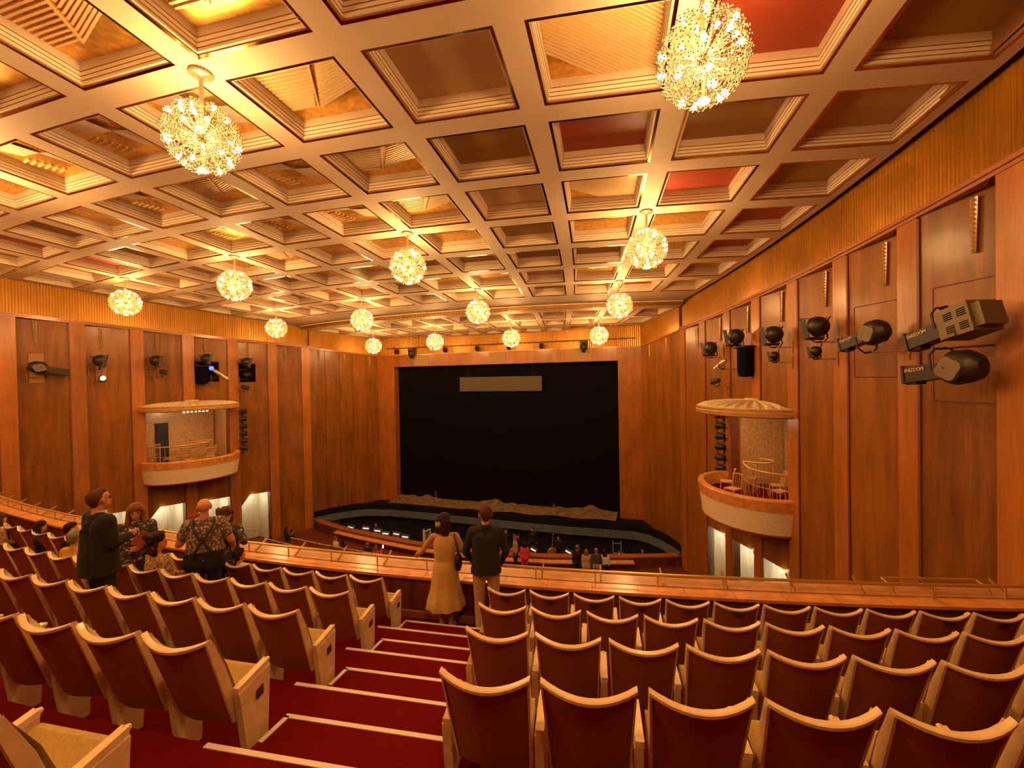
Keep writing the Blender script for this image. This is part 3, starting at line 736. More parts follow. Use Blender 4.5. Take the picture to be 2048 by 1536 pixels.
# rounded short rail beyond the ledge at the right-hand end
hr=thing('short_rail','short second rail beyond the ledge by the right wall','rail',group='short end rails')
mb=MB(); pts=[Vector((x,arc(x,6.62),-2.80)) for x in (2.95,3.3,3.7,4.1)]; mb.tube(pts,.018,8); mb.build('tube',M['rail'],hr)
for p in (pts[0],pts[-1]):
    mb=MB(); mb.tube([p,p+Vector((.08,-.10,-.06)),p+Vector((.10,-.12,-.15))],.014,8); mb.build('bracket',M['rail'],hr)
# tier underside down to the stalls so nothing shows beneath
mb=MB(); mb.strip([line(6.3,ZL-1.9,XB),line(3.0,ZL-2.6,XB),line(-3,-4.0,XB)]); o=mb.build('trim_balcony_soffit',M['beam']); tag(o,kind='structure')

# ------------------------------------------------------------------ stalls
mb=MB(); mb.quad((-27,3,-9.1),(6,3,-9.1),(6,16,-9.75),(-27,16,-9.75)); ST=[(x,y+.05) for x,y in RL]; ST=[(-27,24.6)]+ST+[(6,25.2)]; mb.strip([[Vector((x,16,-9.75)) for x,y in ST],[Vector((x,y,-9.75)) for x,y in ST]],1); o=mb.build('floor_stalls',[M['carpet'],M['parapet']]); tag(o,kind='structure')
mb=MB(); mb.box((0,.06,.55),(.5,.06,.65),None,0); mb.tube([(-.25,.03,.87),(-.12,.0,.885),(0,-.01,.875),(.12,0,.885),(.25,.03,.87)],.022,6,1); mb.box((0,.3,.28),(.46,.45,.12),None,2); mb.box((-.26,.25,.32),(.04,.4,.6),None,1)
STM=mb.mesh('stalls_seat',[M['seatback'],M['seatwood'],M['velvet']])
def stalls_row(c,x0,n,z):
    for m in range(n):
        x=x0+m*.54; y=c+.0085*(x+10)**2
        o=link('stalls_seat',STM,None,(x,y,z),(0,0,math.atan(.017*(x+10)))); tag(o,'brown stalls seat with pale top edge below the balcony, seen beyond the rail','seat','stalls seats beyond the rail')
stalls_row(19.0,-19.6,15,-9.75); stalls_row(18.2,-20.9,12,-9.72+.0)
# back wall behind the viewer keeps the room closed
mb=MB(); mb.quad((-30,-4.5,-10.4),(9,-4.5,-10.4),(9,-4.5,6),(-30,-4.5,6)); o=mb.build('wall_back',M['panel']); tag(o,kind='structure')
# ------------------------------------------------------------------ the two side boxes
def box_chair_proto():
    r=thing('box_chair','chair','chair')
    mb=MB(); mb.box((0,0,.45),(.42,.40,.04)); mb.build('seat',M['chairwood'],r)
    for sx in(-1,1):
        mb=MB(); mb.tube([(sx*.19,.18,.43),(sx*.20,.21,0)],[.018,.013],6); mb.build('leg',M['chairwood'],r)
        mb=MB(); mb.tube([(sx*.19,-.21,0),(sx*.18,-.19,.45),(sx*.19,-.27,.92)],[.014,.018,.014],6); mb.build('rear_leg',M['chairwood'],r)
    mb=MB(); mb.tube([(-.19,-.27,.90),(0,-.31,.93),(.19,-.27,.90)],.022,6); mb.build('top_rail',M['chairwood'],r)
    mb=MB()
    for k in range(5): x=-.13+.065*k; mb.tube([(x,-.19,.46),(x,-.28,.90)],.008,5)
    mb.build('back_spindles',M['chairwood'],r)
    return r
bc=box_chair_proto(); bcf=[True]
for side,nm in ((-1,'left'),(1,'right')):
    A=W(side,3.95,.0); B=W(side,5.97,.0); A.z=B.z=0; mid=(A+B)/2; t=(B-A); a=t.length/2; t.normalize(); n=Vector((-t.y,t.x,0))
    if n.x*side>0: n=-n
    D=1.75
    def E(th,z,sa=0.0,sd=0.0): return mid+t*((a+sa)*math.cos(th))+n*((D+sd)*math.sin(th))+Vector((0,0,z))
    TH=[PI*k/40 for k in range(41)]
    ring=lambda z,sa=0,sd=0:[E(th,z,sa,sd) for th in TH]
    bx=thing('opera_box','rounded opera box with cream panel front and shell canopy on the %s wall'%nm,'box')
    mb=MB(); mb.strip([ring(-4.95,-.10,-.10),ring(-4.22,0,0)],smooth=True); mb.build('front_panel',M['boxwhite'],bx)
    mb=MB(); mb.strip([ring(-4.96,-.06,-.06),ring(-5.02,-.10,-.10),ring(-5.04,-.3,-.3)]); mb.strip([ring(-5.03,-.3,-.3),ring(-5.03,-a+.01,-D+.01)]); mb.strip([ring(-4.95,-.10,-.10),ring(-4.96,-.06,-.06)]); mb.build('bottom_rim',M['trimwood'],bx)
    mb=MB(); mb.strip([ring(-4.22,.02,.02),ring(-3.90,.06,.06),ring(-3.85,.03,.03),ring(-3.85,-.16,-.16),ring(-4.3,-.16,-.16)],smooth=False); mb.build('handrail',M['ledge'],bx)
    mb=MB(); mb.strip([ring(-4.34,-.1,-.1),[mid+t*((a-.1)*math.cos(th))-n*1.9+Vector((0,0,-4.34)) for th in TH]]); mb.build('floor_slab',M['carpet'],bx)
    # canopy
    mb=MB(); mb.strip([ring(-1.36,0,0),ring(-1.32,.08,.08),ring(-1.20,.10,.10),ring(-1.17,.06,.06),ring(-1.10,.08,.08),ring(-1.08,.04,.04)]); mb.strip([ring(-1.36,0,0),[mid+t*(a*math.cos(th))-n*.1+Vector((0,0,-1.36)) for th in TH]]); mb.build('canopy_rim',M['canwood'],bx)
    mb=MB(); nth=64; rows=[]
    for q in range(9):
        f=1-q/8*.86; row=[]
        for k in range(nth+1):
            th=PI*k/nth; fl=.085 if k%4 in(1,2) else 0.0
            row.append(mid+t*((a+.04)*f*math.cos(th))+n*((D+.04)*f*math.sin(th))+Vector((0,0,-1.08+.19*(1-f**2)+fl*f*min(1,q*.8))))
        rows.append(row)
    mb.strip(rows); mb.build('canopy_shell',M['canopy'],bx)
    mb=MB(); mb.strip([[mid+t*(.34*math.cos(th))+n*(.30*math.sin(th))+Vector((0,0,z)) for th in TH] for z in (-.95,-.82)]); mb.strip([[mid+t*(.34*math.cos(th))+n*(.30*math.sin(th))+Vector((0,0,-.82)) for th in TH],[mid+Vector((0,0,-.82)) for th in TH]]); mb.build('canopy_crown',M['canopy'],bx)
    for q in range(7):
        mb=MB(); p=mid+t*(-.55+.18*q)+n*.55; mb.sphere((p.x,p.y,-1.42),.045,8,6); mb.build('canopy_lamp',M['nichelamp'],bx)
    # recess behind the opening
    J=[BOX0+(BOX1-BOX0)*k/10 for k in range(11)]
    mb=MB(); bk=[W(side,j,-2.1) for j in J]; f0=lambda P,z:[Vector((p.x,p.y,z)) for p in P]
    mb.strip([f0(bk,-4.9),f0(bk,-1.2)]); mb.build('rear_wall',M['palepanel'],bx)
    mb=MB()
    for j in(J[0]-.02,J[-1]+.02): mb=MB(); mb.strip([f0([W(side,j,-.02),W(side,j,-2.2)],-4.9),f0([W(side,j,-.02),W(side,j,-2.2)],-1.2)]); mb.build('side_wall',M['palepanel'],bx)
    mb=MB(); mb.strip([f0([W(side,j,.0) for j in J],-1.3),f0(bk,-1.3)]); mb.build('recess_ceiling',M['beam'],bx)
    mb=MB(); mb.hexa(f0([W(side,4.55,-2.09),W(side,4.80,-2.09),W(side,4.80,-1.98),W(side,4.55,-1.98)],-4.3),f0([W(side,4.55,-2.09),W(side,4.80,-2.09),W(side,4.80,-1.98),W(side,4.55,-1.98)],-2.1)); mb.build('rear_door',M['pitwall'],bx)
    # curved spindle balustrade dividing the levels of the box
    bl=thing('spindle_balustrade','curved spindle balustrade inside the %s opera box'%nm,'balustrade')
    def loc(s,m,z): return mid+t*s+n*m+Vector((0,0,z))
    def curve(P,k=8):
        o=[]
        for i in range(len(P)-1):
            p0=P[max(i-1,0)];p1=P[i];p2=P[i+1];p3=P[min(i+2,len(P)-1)]
            for q in range(k):
                u=q/k; o.append(tuple(.5*((2*b)+(c-a_)*u+(2*a_-5*b+4*c-d)*u*u+(-a_+3*b-3*c+d)*u**3) for a_,b,c,d in zip(p0,p1,p2,p3)))
        return o+[P[-1]]
    for P in ([(-1.75,-.75),(-1.45,.05),(-.7,.42),(.1,.30),(.75,.05)],[(.75,.05),(.45,-.25),(.35,-.7),(.8,-1.05),(1.3,-.8)],[(-1.75,-.75),(-1.3,-1.2),(-.9,-1.6)]):
        c=curve(P); pts=[loc(x,y,-3.20-.0*x) for x,y in c]
        mb=MB(); mb.tube(pts,.032,8); mb.build('hand_rail',M['chairwood'],bl)
        mb=MB()
        for x,y in c[::2]: mb.tube([loc(x,y,-4.33),loc(x,y,-3.2)],.010,5)
        mb.tube([loc(x,y,-3.72) for x,y in c],.012,6); mb.build('spindles',M['chairwood'],bl)
    for (s_,m_,r_,l) in ((-.9,-.35,.3,'behind the curved rail'),(-.1,-.7,-.2,'in the middle'),(-.5,1.0,.5,'nearest the front rail'),(.55,.75,-.4,'closest to the stage'),(1.0,-.3,.9,'by the rear wall')):
        c=bc if bcf[0] else copy_tree(bc); bcf[0]=False
        p=loc(s_,m_,-4.335); c.location=p; c.rotation_euler=(0,0,math.atan2(t.y,t.x)+r_-PI/2*0); tag(c,'beech spindle-back chair in the %s opera box, %s'%(nm,l),'chair','chairs in the opera boxes')
    li=bpy.data.lights.new('box light','POINT'); li.energy=BOXW; li.color=(1,.66,.30); li.shadow_soft_size=.2
    p=mid+n*.2+Vector((0,0,-1.6)); link('box_light',li,None,tuple(p))

# ------------------------------------------------------------------ chandeliers
def chandelier_proto():
    r=thing('chandelier','c','chandelier'); R=.53; dz=-1.0
    mb=MB(); mb.lathe([(.001,0.0),(.165,0),(.165,-.035),(.15,-.045),(.06,-.06),(.032,-.11),(.028,-.2)],28); mb.build('ceiling_plate',M['chmetal'],r)
    mb=MB()
    for k in range(24): a=2*PI*k/24; mb.box((.1655*math.cos(a),.1655*math.sin(a),-.018),(.012,.02,.02),Matrix.Rotation(a,3,'Z'))
    mb.build('plate_holes',M['groove'],r)
    mb=MB(); mb.tube([(0,0,-.15),(0,0,dz)],.03,12); mb.tube([(0,0,dz),(0,0,dz-R*.93)],.02,10); mb.build('stem',M['chmetal'],r)
    mb=MB(); mb.sphere((0,0,dz),.075,16,10); mb.build('hub',M['brass'],r)
    mb=MB(); mb.lathe([(.001,-.012),(.075,-.010),(.08,0),(.05,.03),(.02,.05)],20,Matrix.Translation((0,0,dz-R*.95))); mb.build('bottom_disc',M['glow'],r)
    # one flower spray: rod, star of thin wires with little beads
    mb=MB(); mb.tube([(0,0,.06),(0,0,.46)],.0045,5,0,False)
    rnd=random.Random(3)
    for k in range(15):
        a=k*2.39996; el=[.95,.55,.18][k%3]; L=.085+.02*(k%2)
        d=Vector((math.cos(a)*math.cos(el),math.sin(a)*math.cos(el),math.sin(el)))
        p=Vector((0,0,.455)); q=p+d*L
        mb.tube([p,q],.0022,3,0,False); mb.sphere(q,.0125,6,4)
    spray=mb.mesh('flower_spray',[M['chmetal']])
    mb=MB(); mb.sphere((0,0,.50),.031,10,7); mb.tube([(0,0,.44),(0,0,.48)],[.016,.02],8); bulb=mb.mesh('bulb',[M['bulb']])
    n=78; g=PI*(3-5**.5); c=0
    for k in range(n):
        z=1-2*(k+.5)/n
        if z>.97 or z<-.955: continue
        rr=math.sqrt(1-z*z); d=Vector((rr*math.cos(k*g),rr*math.sin(k*g),z)); q=Vector((0,0,1)).rotation_difference(d)
        o=link('flower_spray',spray,r,(0,0,dz)); o.rotation_mode='QUATERNION'; o.rotation_quaternion=q
        if rnd.random()<.42:
            o=link('bulb',bulb,r,(0,0,dz)); o.rotation_mode='QUATERNION'; o.rotation_quaternion=q
    return r
chp=chandelier_proto(); chf=[True]
CH=[]
RN={0:'nearest',3:'second',6:'third',9:'farthest'}
for j in (0,3,6,9):
    for u in (-4.5,-1.5,1.5,4.5):
        if j==0 and u<0: continue
        p=C(u,j,0 if j<8 else FSD); CH.append(p)
        o=chp if chf[0] else copy_tree(chp); chf[0]=False
        o.location=p; o.rotation_euler=(0,0,u*1.3+j)
        nth={-4.5:'leftmost',-1.5:'second from left',1.5:'second from right',4.5:'rightmost'}[u] if j else {1.5:'left',4.5:'right'}[u]
        o['label']=('%s one of the four globe chandeliers in the %s row from the seats'%(nth,RN[j])) if j else 'huge globe chandelier of lit flower sprays, %s one of the two nearest'%nth
        o['group']='globe chandeliers'
for j in (-3,0):
    for u in (-4.5,-1.5,1.5,4.5):
        if j==0 and u>0: continue
        CH.append(C(u,j))
for p in CH:
    li=bpy.data.lights.new('chandelier lamp','POINT'); li.energy=CHW; li.color=LAMPC; li.shadow_soft_size=.42
    link('chandelier_light',li,None,(p.x,p.y,p.z-1.0))

# ------------------------------------------------------------------ stage lamps on the walls
def frame(o,pos,d):
    d=Vector(d).normalized(); x=d.cross(Vector((0,0,1))).normalized(); z=x.cross(d)
    Rm=Matrix((x,d,z)).transposed(); o.matrix_basis=Matrix.Translation(pos)@Rm.to_4x4(); return Rm
def yoke(r,w,h,up,m='metal',y0=0.0):
    s=1 if up else -1; mb=MB()
    mb.tube([(-w,y0,0),(-w,y0,s*h*.7),(-w*.5,y0,s*h),(w*.5,y0,s*h),(w,y0,s*h*.7),(w,y0,0)],.018,6,0,True,False)
    mb.lathe([(.001,0),(.06,0),(.06,.03),(.001,.03)],12,Matrix.Translation((0,y0,s*h-.015))); mb.build('yoke',M[m],r)
def bracket(r,Rm,pos,P,up,h,y0=0.0):
    """steel arm from the yoke's head back to the wall point P"""
    s=1 if up else -1; inv=Rm.transposed(); q=inv@(Vector(P)-Vector(pos)); a=Vector((0,y0,s*h))
    mb=MB(); mb.tube([a,q],.018,6); t=inv@Vector((0,0,1)); mb.tube([q-t*.18,q+t*.18],.03,8); mb.build('wall_bracket',M['arm'],r)
def WS(side,j,z):
    k=math.floor(j+.18); f=(j-k-.06)/.73
    return W(side,j,.01 if f<0 else (-.33+.31*min(f,1)),z)
def dome(nm,lab,side,j,z,r,d,off=.45,up=False,grp='dome floodlights'):
    pos=W(side,j,off,z); o=thing(nm,lab,'stage lamp',tuple(pos),0,grp); Rm=frame(o,pos,d)
    mb=MB(); X=Matrix.Rotation(-PI/2,4,'X'); prof=[(.001,-r*1.15)]+[(r*math.sin(a),-r*1.15*math.cos(a)) for a in [PI/2*q/8 for q in range(1,9)]]+[(r*.97,.12*r),(r*.92,.16*r)]
    mb.lathe(prof,28,X); mb.build('dome',M['metal'],o)
    mb=MB(); mb.lathe([(.001,.10*r),(r*.90,.10*r)],24,X); mb.build('lens',M['lens'],o)
    mb=MB(); s=r*.95
    c0=[(-s,.14*r,-s),(s,.14*r,-s),(s,.14*r,s),(-s,.14*r,s)]; c1=[(-s*1.18,.55*r,-s*1.15),(s*1.18,.55*r,-s*1.15),(s*1.18,.62*r,s*1.15),(-s*1.18,.62*r,s*1.15)]
    mb.strip([[Vector(p) for p in c0],[Vector(p) for p in c1]],closed=True); mb.strip([[Vector((p[0]*.96,p[1]+.004,p[2]*.96)) for p in c0],[Vector((p[0]*.97,p[1],p[2]*.97)) for p in c1]],closed=True); mb.build('hood',M['metal'],o)
    mb=MB(); mb.tube([(0,-1.1*r,.05),(0,-1.35*r,.1),(.02,-1.5*r,.16)],.02,6); mb.tube([(0,-.95*r,.35*r),(0,-1.25*r,.6*r)],.012,5); mb.build('rear_knob',M['metal'],o)
    yoke(o,r*1.12,r*1.45,up); bracket(o,Rm,pos,WS(side,j-.12,z+(r*1.5 if up else -r*1.5)),up,r*1.45)
    return o
def text_mesh(s,size,m,parent,loc,rot):
    cu=bpy.data.curves.new('lettering','FONT'); cu.body=s; cu.size=size; cu.extrude=.0015; cu.align_x='CENTER'; cu.align_y='CENTER'; cu.materials.append(m)
    t=bpy.data.objects.new('tmp',cu); COL.objects.link(t); dg=bpy.context.evaluated_depsgraph_get(); dg.update()
    me=bpy.data.meshes.new_from_object(t.evaluated_get(dg)); bpy.data.objects.remove(t); me.materials.clear(); me.materials.append(m)
    return link('lettering',me,parent,loc,rot)
def profile(nm,lab,side,j,z,L,d,off=.5,up=False,vent=False,txt=True,tside=-1,k=1.0,bk=None):
    pos=W(side,j,off,z); o=thing(nm,lab,'stage lamp',tuple(pos),0,'long profile spotlights'); Rm=frame(o,pos,d)
    w=.125*k; h=.135*k
    mb=MB(); f0=[(-w*.85,0,-h*.85),(w*.85,0,-h*.85),(w*.85,0,h*.85),(-w*.85,0,h*.85)]; f1=[(-w,L*.56,-h),(w,L*.56,-h),(w,L*.56,h),(-w,L*.56,h)]
    mb.strip([[Vector(p) for p in f0],[Vector(p) for p in f1]],closed=True)
    mb.bbox((-w*1.12,L*.56,-h*1.12),(w*1.12,L*.60,h*1.12)); mb.bbox((-w*.7,L*.42,-h*1.25),(w*.7,L*.58,-h)); mb.build('barrel',M['metal2' if vent is False and False else 'metal'],o,True)
    mb=MB(); mb.lathe([(.001,L*.602),(w*.9,L*.602)],20,Matrix.Rotation(-PI/2,4,'X')); mb.build('lens',M['lens'],o)
    mb=MB()
    if vent:
        mb.bbox((-w*1.7,-L*.40,-h*1.55),(w*1.7,.02,h*1.75)); mb.bbox((-w*1.3,-L*.50,-h*1.2),(w*1.3,-L*.40,h*1.3)); mb.build('lamp_house',M['metal2'],o)
        mb=MB()
        for yy in (-.31,-.14):
            for zz in (-.7,.75):
                for q in range(4):
                    for sx in(-1,1): mb.box((sx*w*1.71,L*(yy)+0,(zz+.22*(q-1.5))*h),(.008,L*.11,.014))
        mb.build('vent_slots',M['black'],o); mb=MB(); mb.box((tside*w*1.78,-L*.10,-h*1.35),(.03,L*.18,.05)); mb.build('handle',M['metal2'],o)
    else:
        pr=[(-L*.45,.55),(-L*.40,.95),(-L*.28,1.25),(-L*.10,1.35),(.02,1.0)]
        mb.strip([[Vector((math.cos(2*PI*q/20)*w*1.25*s,y,math.sin(2*PI*q/20)*h*1.45*s+(.02 if s>1 else 0))) for q in range(20)] for y,s in pr],closed=True,smooth=True)
        mb.add([Vector((math.cos(2*PI*q/20)*w*1.25*.55,-L*.45,math.sin(2*PI*q/20)*h*1.45*.55)) for q in range(20)],[tuple(range(20))]); mb.build('lamp_house',M['metal'],o,True)
        for sx in(-1,1):    # scalloped cheek plate
            P=[]; 
            for q in range(32):
                a=2*PI*q/32; rr=1+.10*math.cos(4*a+.6); P.append((-L*.16+math.cos(a)*L*.17*rr,math.sin(a)*h*1.30*rr))
            mb=MB(); x0,x1=sx*w*1.28,sx*w*1.66
            mb.add([(x0,y,z_) for y,z_ in P]+[(x1,y*.97-L*.004,z_*.95) for y,z_ in P],[tuple(range(32,64))]+[(q,(q+1)%32,32+(q+1)%32,32+q) for q in range(32)]); mb.build('cheek_plate',M['metal2'],o,True)
    if txt:
        y=L*.40; x=tside*(w*.96+.004); text_mesh('ENIZOOM',.075*k,M['text'],o,(x,y,h*.45),(PI/2,0,PI/2 if tside>0 else -PI/2))
    yoke(o,w*1.75,.34*k,up,'metal',.06); bracket(o,Rm,pos,bk or WS(side,j-.2,z+(.34*k if up else -.34*k)),up,.34*k,.06)
    return o
def small(nm,lab,side,j,z,d,off=.35,L=.3,r=.08,m='metal',lit=None):
    pos=W(side,j,off,z); o=thing(nm,lab,'stage lamp',tuple(pos),0,'small stage lamps'); Rm=frame(o,pos,d); X=Matrix.Rotation(-PI/2,4,'X')
    mb=MB(); mb.lathe([(.001,-L*.5),(r*.7,-L*.46),(r,-L*.2),(r,L*.45),(r*1.1,L*.5)],16,X); mb.build('body',M[m],o)
    mb=MB(); mb.lathe([(.001,L*.44),(r*.95,L*.44)],16,X); mb.build('lens',M[lit or 'lens'],o)
    yoke(o,r*1.25,r*2.2,False); bracket(o,Rm,pos,WS(side,j-.08,z-r*2.2),False,r*2.2)
    return o
TR=(-.50,.80,-.20); TL=(.50,.80,-.20)
def R_(*a): return Vector(a)
profile('profile_spotlight','dark spotlight with slotted grey lamp house under a steel arm, upper of the two nearest','' and 0 or 1,1.09,.71,1.25,(-.28,.88,-.24),.55,True,True,True,-1,1.08,WS(1,1.10,1.16))
profile('profile_spotlight','dark spotlight with scalloped cheek plate hanging below the slotted one','' and 0 or 1,1.13,.02,1.2,(-.28,.88,-.10),.55,True,False,True,-1,1.08,WS(1,1.10,.42))
profile('profile_spotlight','single scalloped spotlight tilted down in its yoke, alone in its bay on the right wall',1,2.11,.77,1.05,(-.34,.84,-.22),.5,False,False,True,-1,1.0)
dome('floodlight','big dome floodlight over a smaller one, third bay along the right wall',1,3.02,1.18,.27,TR); dome('floodlight','small dark dome floodlight under the big one in the third bay',1,3.09,.57,.14,TR,.4)
dome('floodlight','big dome floodlight over a small one, fourth bay along the right wall',1,4.03,1.20,.27,TR); dome('floodlight','small dome floodlight under the big one in the fourth bay',1,4.04,.56,.14,TR,.4)
dome('floodlight','dark dome floodlight above the black draped case on the right wall',1,5.18,1.38,.29,TR); dome('floodlight','dark dome floodlight above the silver projector, farthest on the right wall',1,6.14,1.11,.27,TR)
small('projector_lamp','silver cylindrical stage lamp below the farthest dome on the right wall',1,5.56,.42,(-.50,.70,-.55),.6,.62,.10,'silver'); small('projector_lamp','small black lamp lowest in the farthest lamp bay of the right wall',1,5.91,-.23,(-.5,.7,-.2),.45,.4,.10)
dome('floodlight','dark dome floodlight over a lit lamp, second lamp bay on the left wall',-1,3.25,1.18,.28,TL); small('projector_lamp','small lamp with a lit lens on the left wall',-1,3.26,.41,(.75,-.2,-.2),.4,.25,.10,'metal','nichelamp')
dome('floodlight','dark dome floodlight right above the canopy of the left opera box',-1,4.24,1.23,.28,TL); small('projector_lamp','small black lamp under the dome above the left opera box',-1,4.36,.68,TL,.35,.3,.11)
dome('floodlight','dark dome floodlight above the black hatch with the blue lamp',-1,5.27,1.40,.28,TL); dome('floodlight','dark dome floodlight at the square hatch nearest the stage on the left wall',-1,6.20,1.25,.28,TL)
profile('profile_spotlight','olive black spotlight leaning out of a hatch at the far left of the left wall',-1,2.42,.79,1.2,(.42,.86,-.22),.3,False,False,False,1,1.0)
o=small('projector_lamp','pale long-barrelled lamp with a blue glowing end on the left wall',-1,5.53,.57,(.50,.62,-.62),.5,.95,.11,'silver'); mb=MB(); mb.sphere((0,-.5,.02),.12,12,8); mb.build('blue_end',M['bluelight'],o)
small('projector_lamp','small black lamp hanging below the hatch nearest the stage on the left wall',-1,6.14,-.22,(.6,.7,-.3),.4,.45,.12); small('projector_lamp','black lamp inside the hatch nearest the stage on the left wall',-1,6.22,.55,(.5,.7,-.1),.25,.4,.12)
# ladders of lamps beside the opera boxes
for side,nm,d in ((-1,'left',(.5,.8,-.1)),(1,'right',(-.45,.85,-.1))):
    lad=thing('lamp_boom','vertical black lamp pole beside the %s opera box'%nm,'pole'); mb=MB(); p=W(side,6.06 if side>0 else 6.12,.0,-3.95); mb.tube([p,(p.x,p.y,-1.45)],.03,8); mb.build('pole',M['metal'],lad)
    mb=MB(); 
    for z in(-3.8,-1.6): mb.tube([(p.x,p.y,z),WS(side,6.12,z)],.02,6)
    mb.build('wall_arm',M['metal'],lad)
    for q in range(6):
        z=-1.62-.43*q; o=small('boom_lamp','black lamp on the pole beside the %s opera box, %s from the top'%(nm,ordinal(q)),side,6.03 if side>0 else 6.12,z,d,.18,.34,.135)
# covers and hatches
def cover(lab,side,j,z0,z1,w,off):
    t,n=wall_dir(side,j); P=W(side,j,off,0); c=thing('lamp_cover',lab,'cover',(P.x,P.y,z1)); mb=MB(); n_=12
    mb.strip([[t*(w*math.cos(2*PI*q/n_))+n*(.26*math.sin(2*PI*q/n_))+Vector((0,0,z-z1)) for q in range(n_)] for z in (z0+.15,z0,z1-.08,z1)] if 0 else [[t*(s*w*math.cos(2*PI*q/n_))+n*(s*.26*math.sin(2*PI*q/n_))+Vector((0,0,z-z1)) for q in range(n_)] for z,s in ((z0,.05),(z0+.02,.85),(z0+.2,1),(z1,1),(z1,.05))],closed=True); mb.build('drape',M['black'],c,True)
    mb=MB(); mb.hexa([t*-w*1.1+n*-.2,t*w*1.1+n*-.2,t*w*1.1+n*.2,t*-w*1.1+n*.2],[p+Vector((0,0,.05)) for p in (t*-w*1.1+n*-.2,t*w*1.1+n*-.2,t*w*1.1+n*.2,t*-w*1.1+n*.2)]); mb.build('top_frame',M['metal'],c)
cover('black draped case hanging between two dome floodlights on the right wall',1,5.07,-.08,.98,.32,.2); cover('black draped case in the hatch with the blue lamp',-1,5.22,.02,1.0,.30,.02)
def hatch(lab,side,j0,j1,z0,z1,m,o=-.2):
    h=thing('wall_hatch',lab,'hatch',(0,0,0)); mb=MB()
    def P(j,z,dd): 
        f=(j-int(j)-.06)/.73; return W(side,j,-.34+.31*f+dd,z)
    mb.hexa([P(j0,z0,.012),P(j1,z0,.012),P(j1,z0,.0),P(j0,z0,.0)],[P(j0,z1,.012),P(j1,z1,.012),P(j1,z1,.0),P(j0,z1,.0)]); mb.build('opening',m,h,True)
    mb=MB(); 
    for a,b in (((j0,z0),(j1,z0)),((j1,z0),(j1,z1)),((j1,z1),(j0,z1)),((j0,z1),(j0,z0))): mb.tube([P(*a,.012),P(*b,.012)],.012,5)
    mb.build('frame',M['edge'],h)
hatch('brown recessed hatch behind the spotlight at the far left',-1,2.24,2.46,.18,1.50,M['c_brown']); hatch('narrow dark hatch behind the lit lamp on the left wall',-1,3.24,3.42,.25,1.42,M['c_brown'])
hatch('black hatch with the blue glowing lamp on the left wall',-1,5.10,5.62,.15,1.28,M['black']); hatch('black square hatch nearest the stage on the left wall',-1,6.12,6.52,.10,1.22,M['black'])
hatch('outlined wooden hatch behind the two nearest spotlights on the right wall',1,1.18,1.68,-.55,1.56,M['panel']); hatch('outlined wooden hatch behind the lone spotlight on the right wall',1,2.22,2.72,-.1,1.56,M['panel'])
# lighting bar across the proscenium
pb=thing('lighting_bar','thin dark lighting bar along the gold band above the stage','bar'); mb=MB(); mb.tube([(CB[0].x+.9,PY-.28,2.42),(CB[1].x-.3,PY-.28,2.42)],.022,8); mb.build('tube',M['metal'],pb)
mb=MB()
for k in range(9): x=-18.2+2.05*k; mb.tube([(x,PY-.28,2.42),(x,PY-.0,2.62)],.010,5)
mb.build('hanger',M['metal'],pb)
for k,(x,big) in enumerate(((-17.9,0),(-16.69,1),(-13.94,0),(-11.48,0),(-9.16,0),(-6.89,0),(-4.1,1))):
    o=thing('hanging_spotlight','%s black lamp hanging from the bar above the stage, %s from the left'%('big moving' if big else 'small',ordinal(k)),'stage lamp',(x,PY-.28,2.40),0,'lamps on the bar above the stage')
    if big:
        mb=MB(); mb.box((0,0,-.10),(.42,.34,.16)); mb.build('base',M['metal'],o)
        mb=MB(); mb.box((-.20,0,-.34),(.05,.16,.40)); mb.box((.20,0,-.34),(.05,.16,.40)); mb.build('yoke',M['metal'],o)
        mb=MB(); mb.lathe([(.001,-.78),(.10,-.76),(.165,-.5),(.17,-.3),(.11,-.2),(.001,-.19)],18); mb.build('head',M['metal'],o)
    else:
        mb=MB(); mb.tube([(0,0,0),(0,0,-.10)],.02,6); mb.build('clamp',M['metal'],o)
        mb=MB(); mb.box((0,-.03,-.24),(.22,.26,.26),Matrix.Rotation(-.5,3,'X')); mb.build('body',M['metal'],o)
# ------------------------------------------------------------------ people
def sub(J,s): return {k:Vector(v)*s for k,v in J.items()}
STAND=dict(pel=(0,0,.95),wai=(0,.01,1.10),che=(0,0,1.31),nec=(0,-.015,1.45),hea=(0,.01,1.61),
 shL=(-.175,0,1.40),elL=(-.225,-.03,1.12),wrL=(-.22,.05,.88),shR=(.175,0,1.40),elR=(.225,-.03,1.12),wrR=(.22,.05,.88),
 hiL=(-.09,0,.92),knL=(-.10,.025,.50),anL=(-.10,-.03,.085),toL=(-.115,.12,.035),hiR=(.09,0,.92),knR=(.10,.025,.50),anR=(.10,-.03,.085),toR=(.115,.12,.035))
SIT=dict(STAND); 
for k in ('pel','wai','che','nec','hea','shL','elL','wrL','shR','elR','wrR','hiL','hiR'):
    x,y,z=SIT[k]; SIT[k]=(x,y-.02*(z-.9)/.5,z-.42)
SIT.update(wrL=(-.14,.22,.66),wrR=(.14,.22,.66),elL=(-.23,.0,.72),elR=(.23,.0,.72),knL=(-.11,.42,.52),anL=(-.11,.40,.085),toL=(-.12,.54,.035),knR=(.11,.42,.52),anR=(.11,.40,.085),toR=(.12,.54,.035))
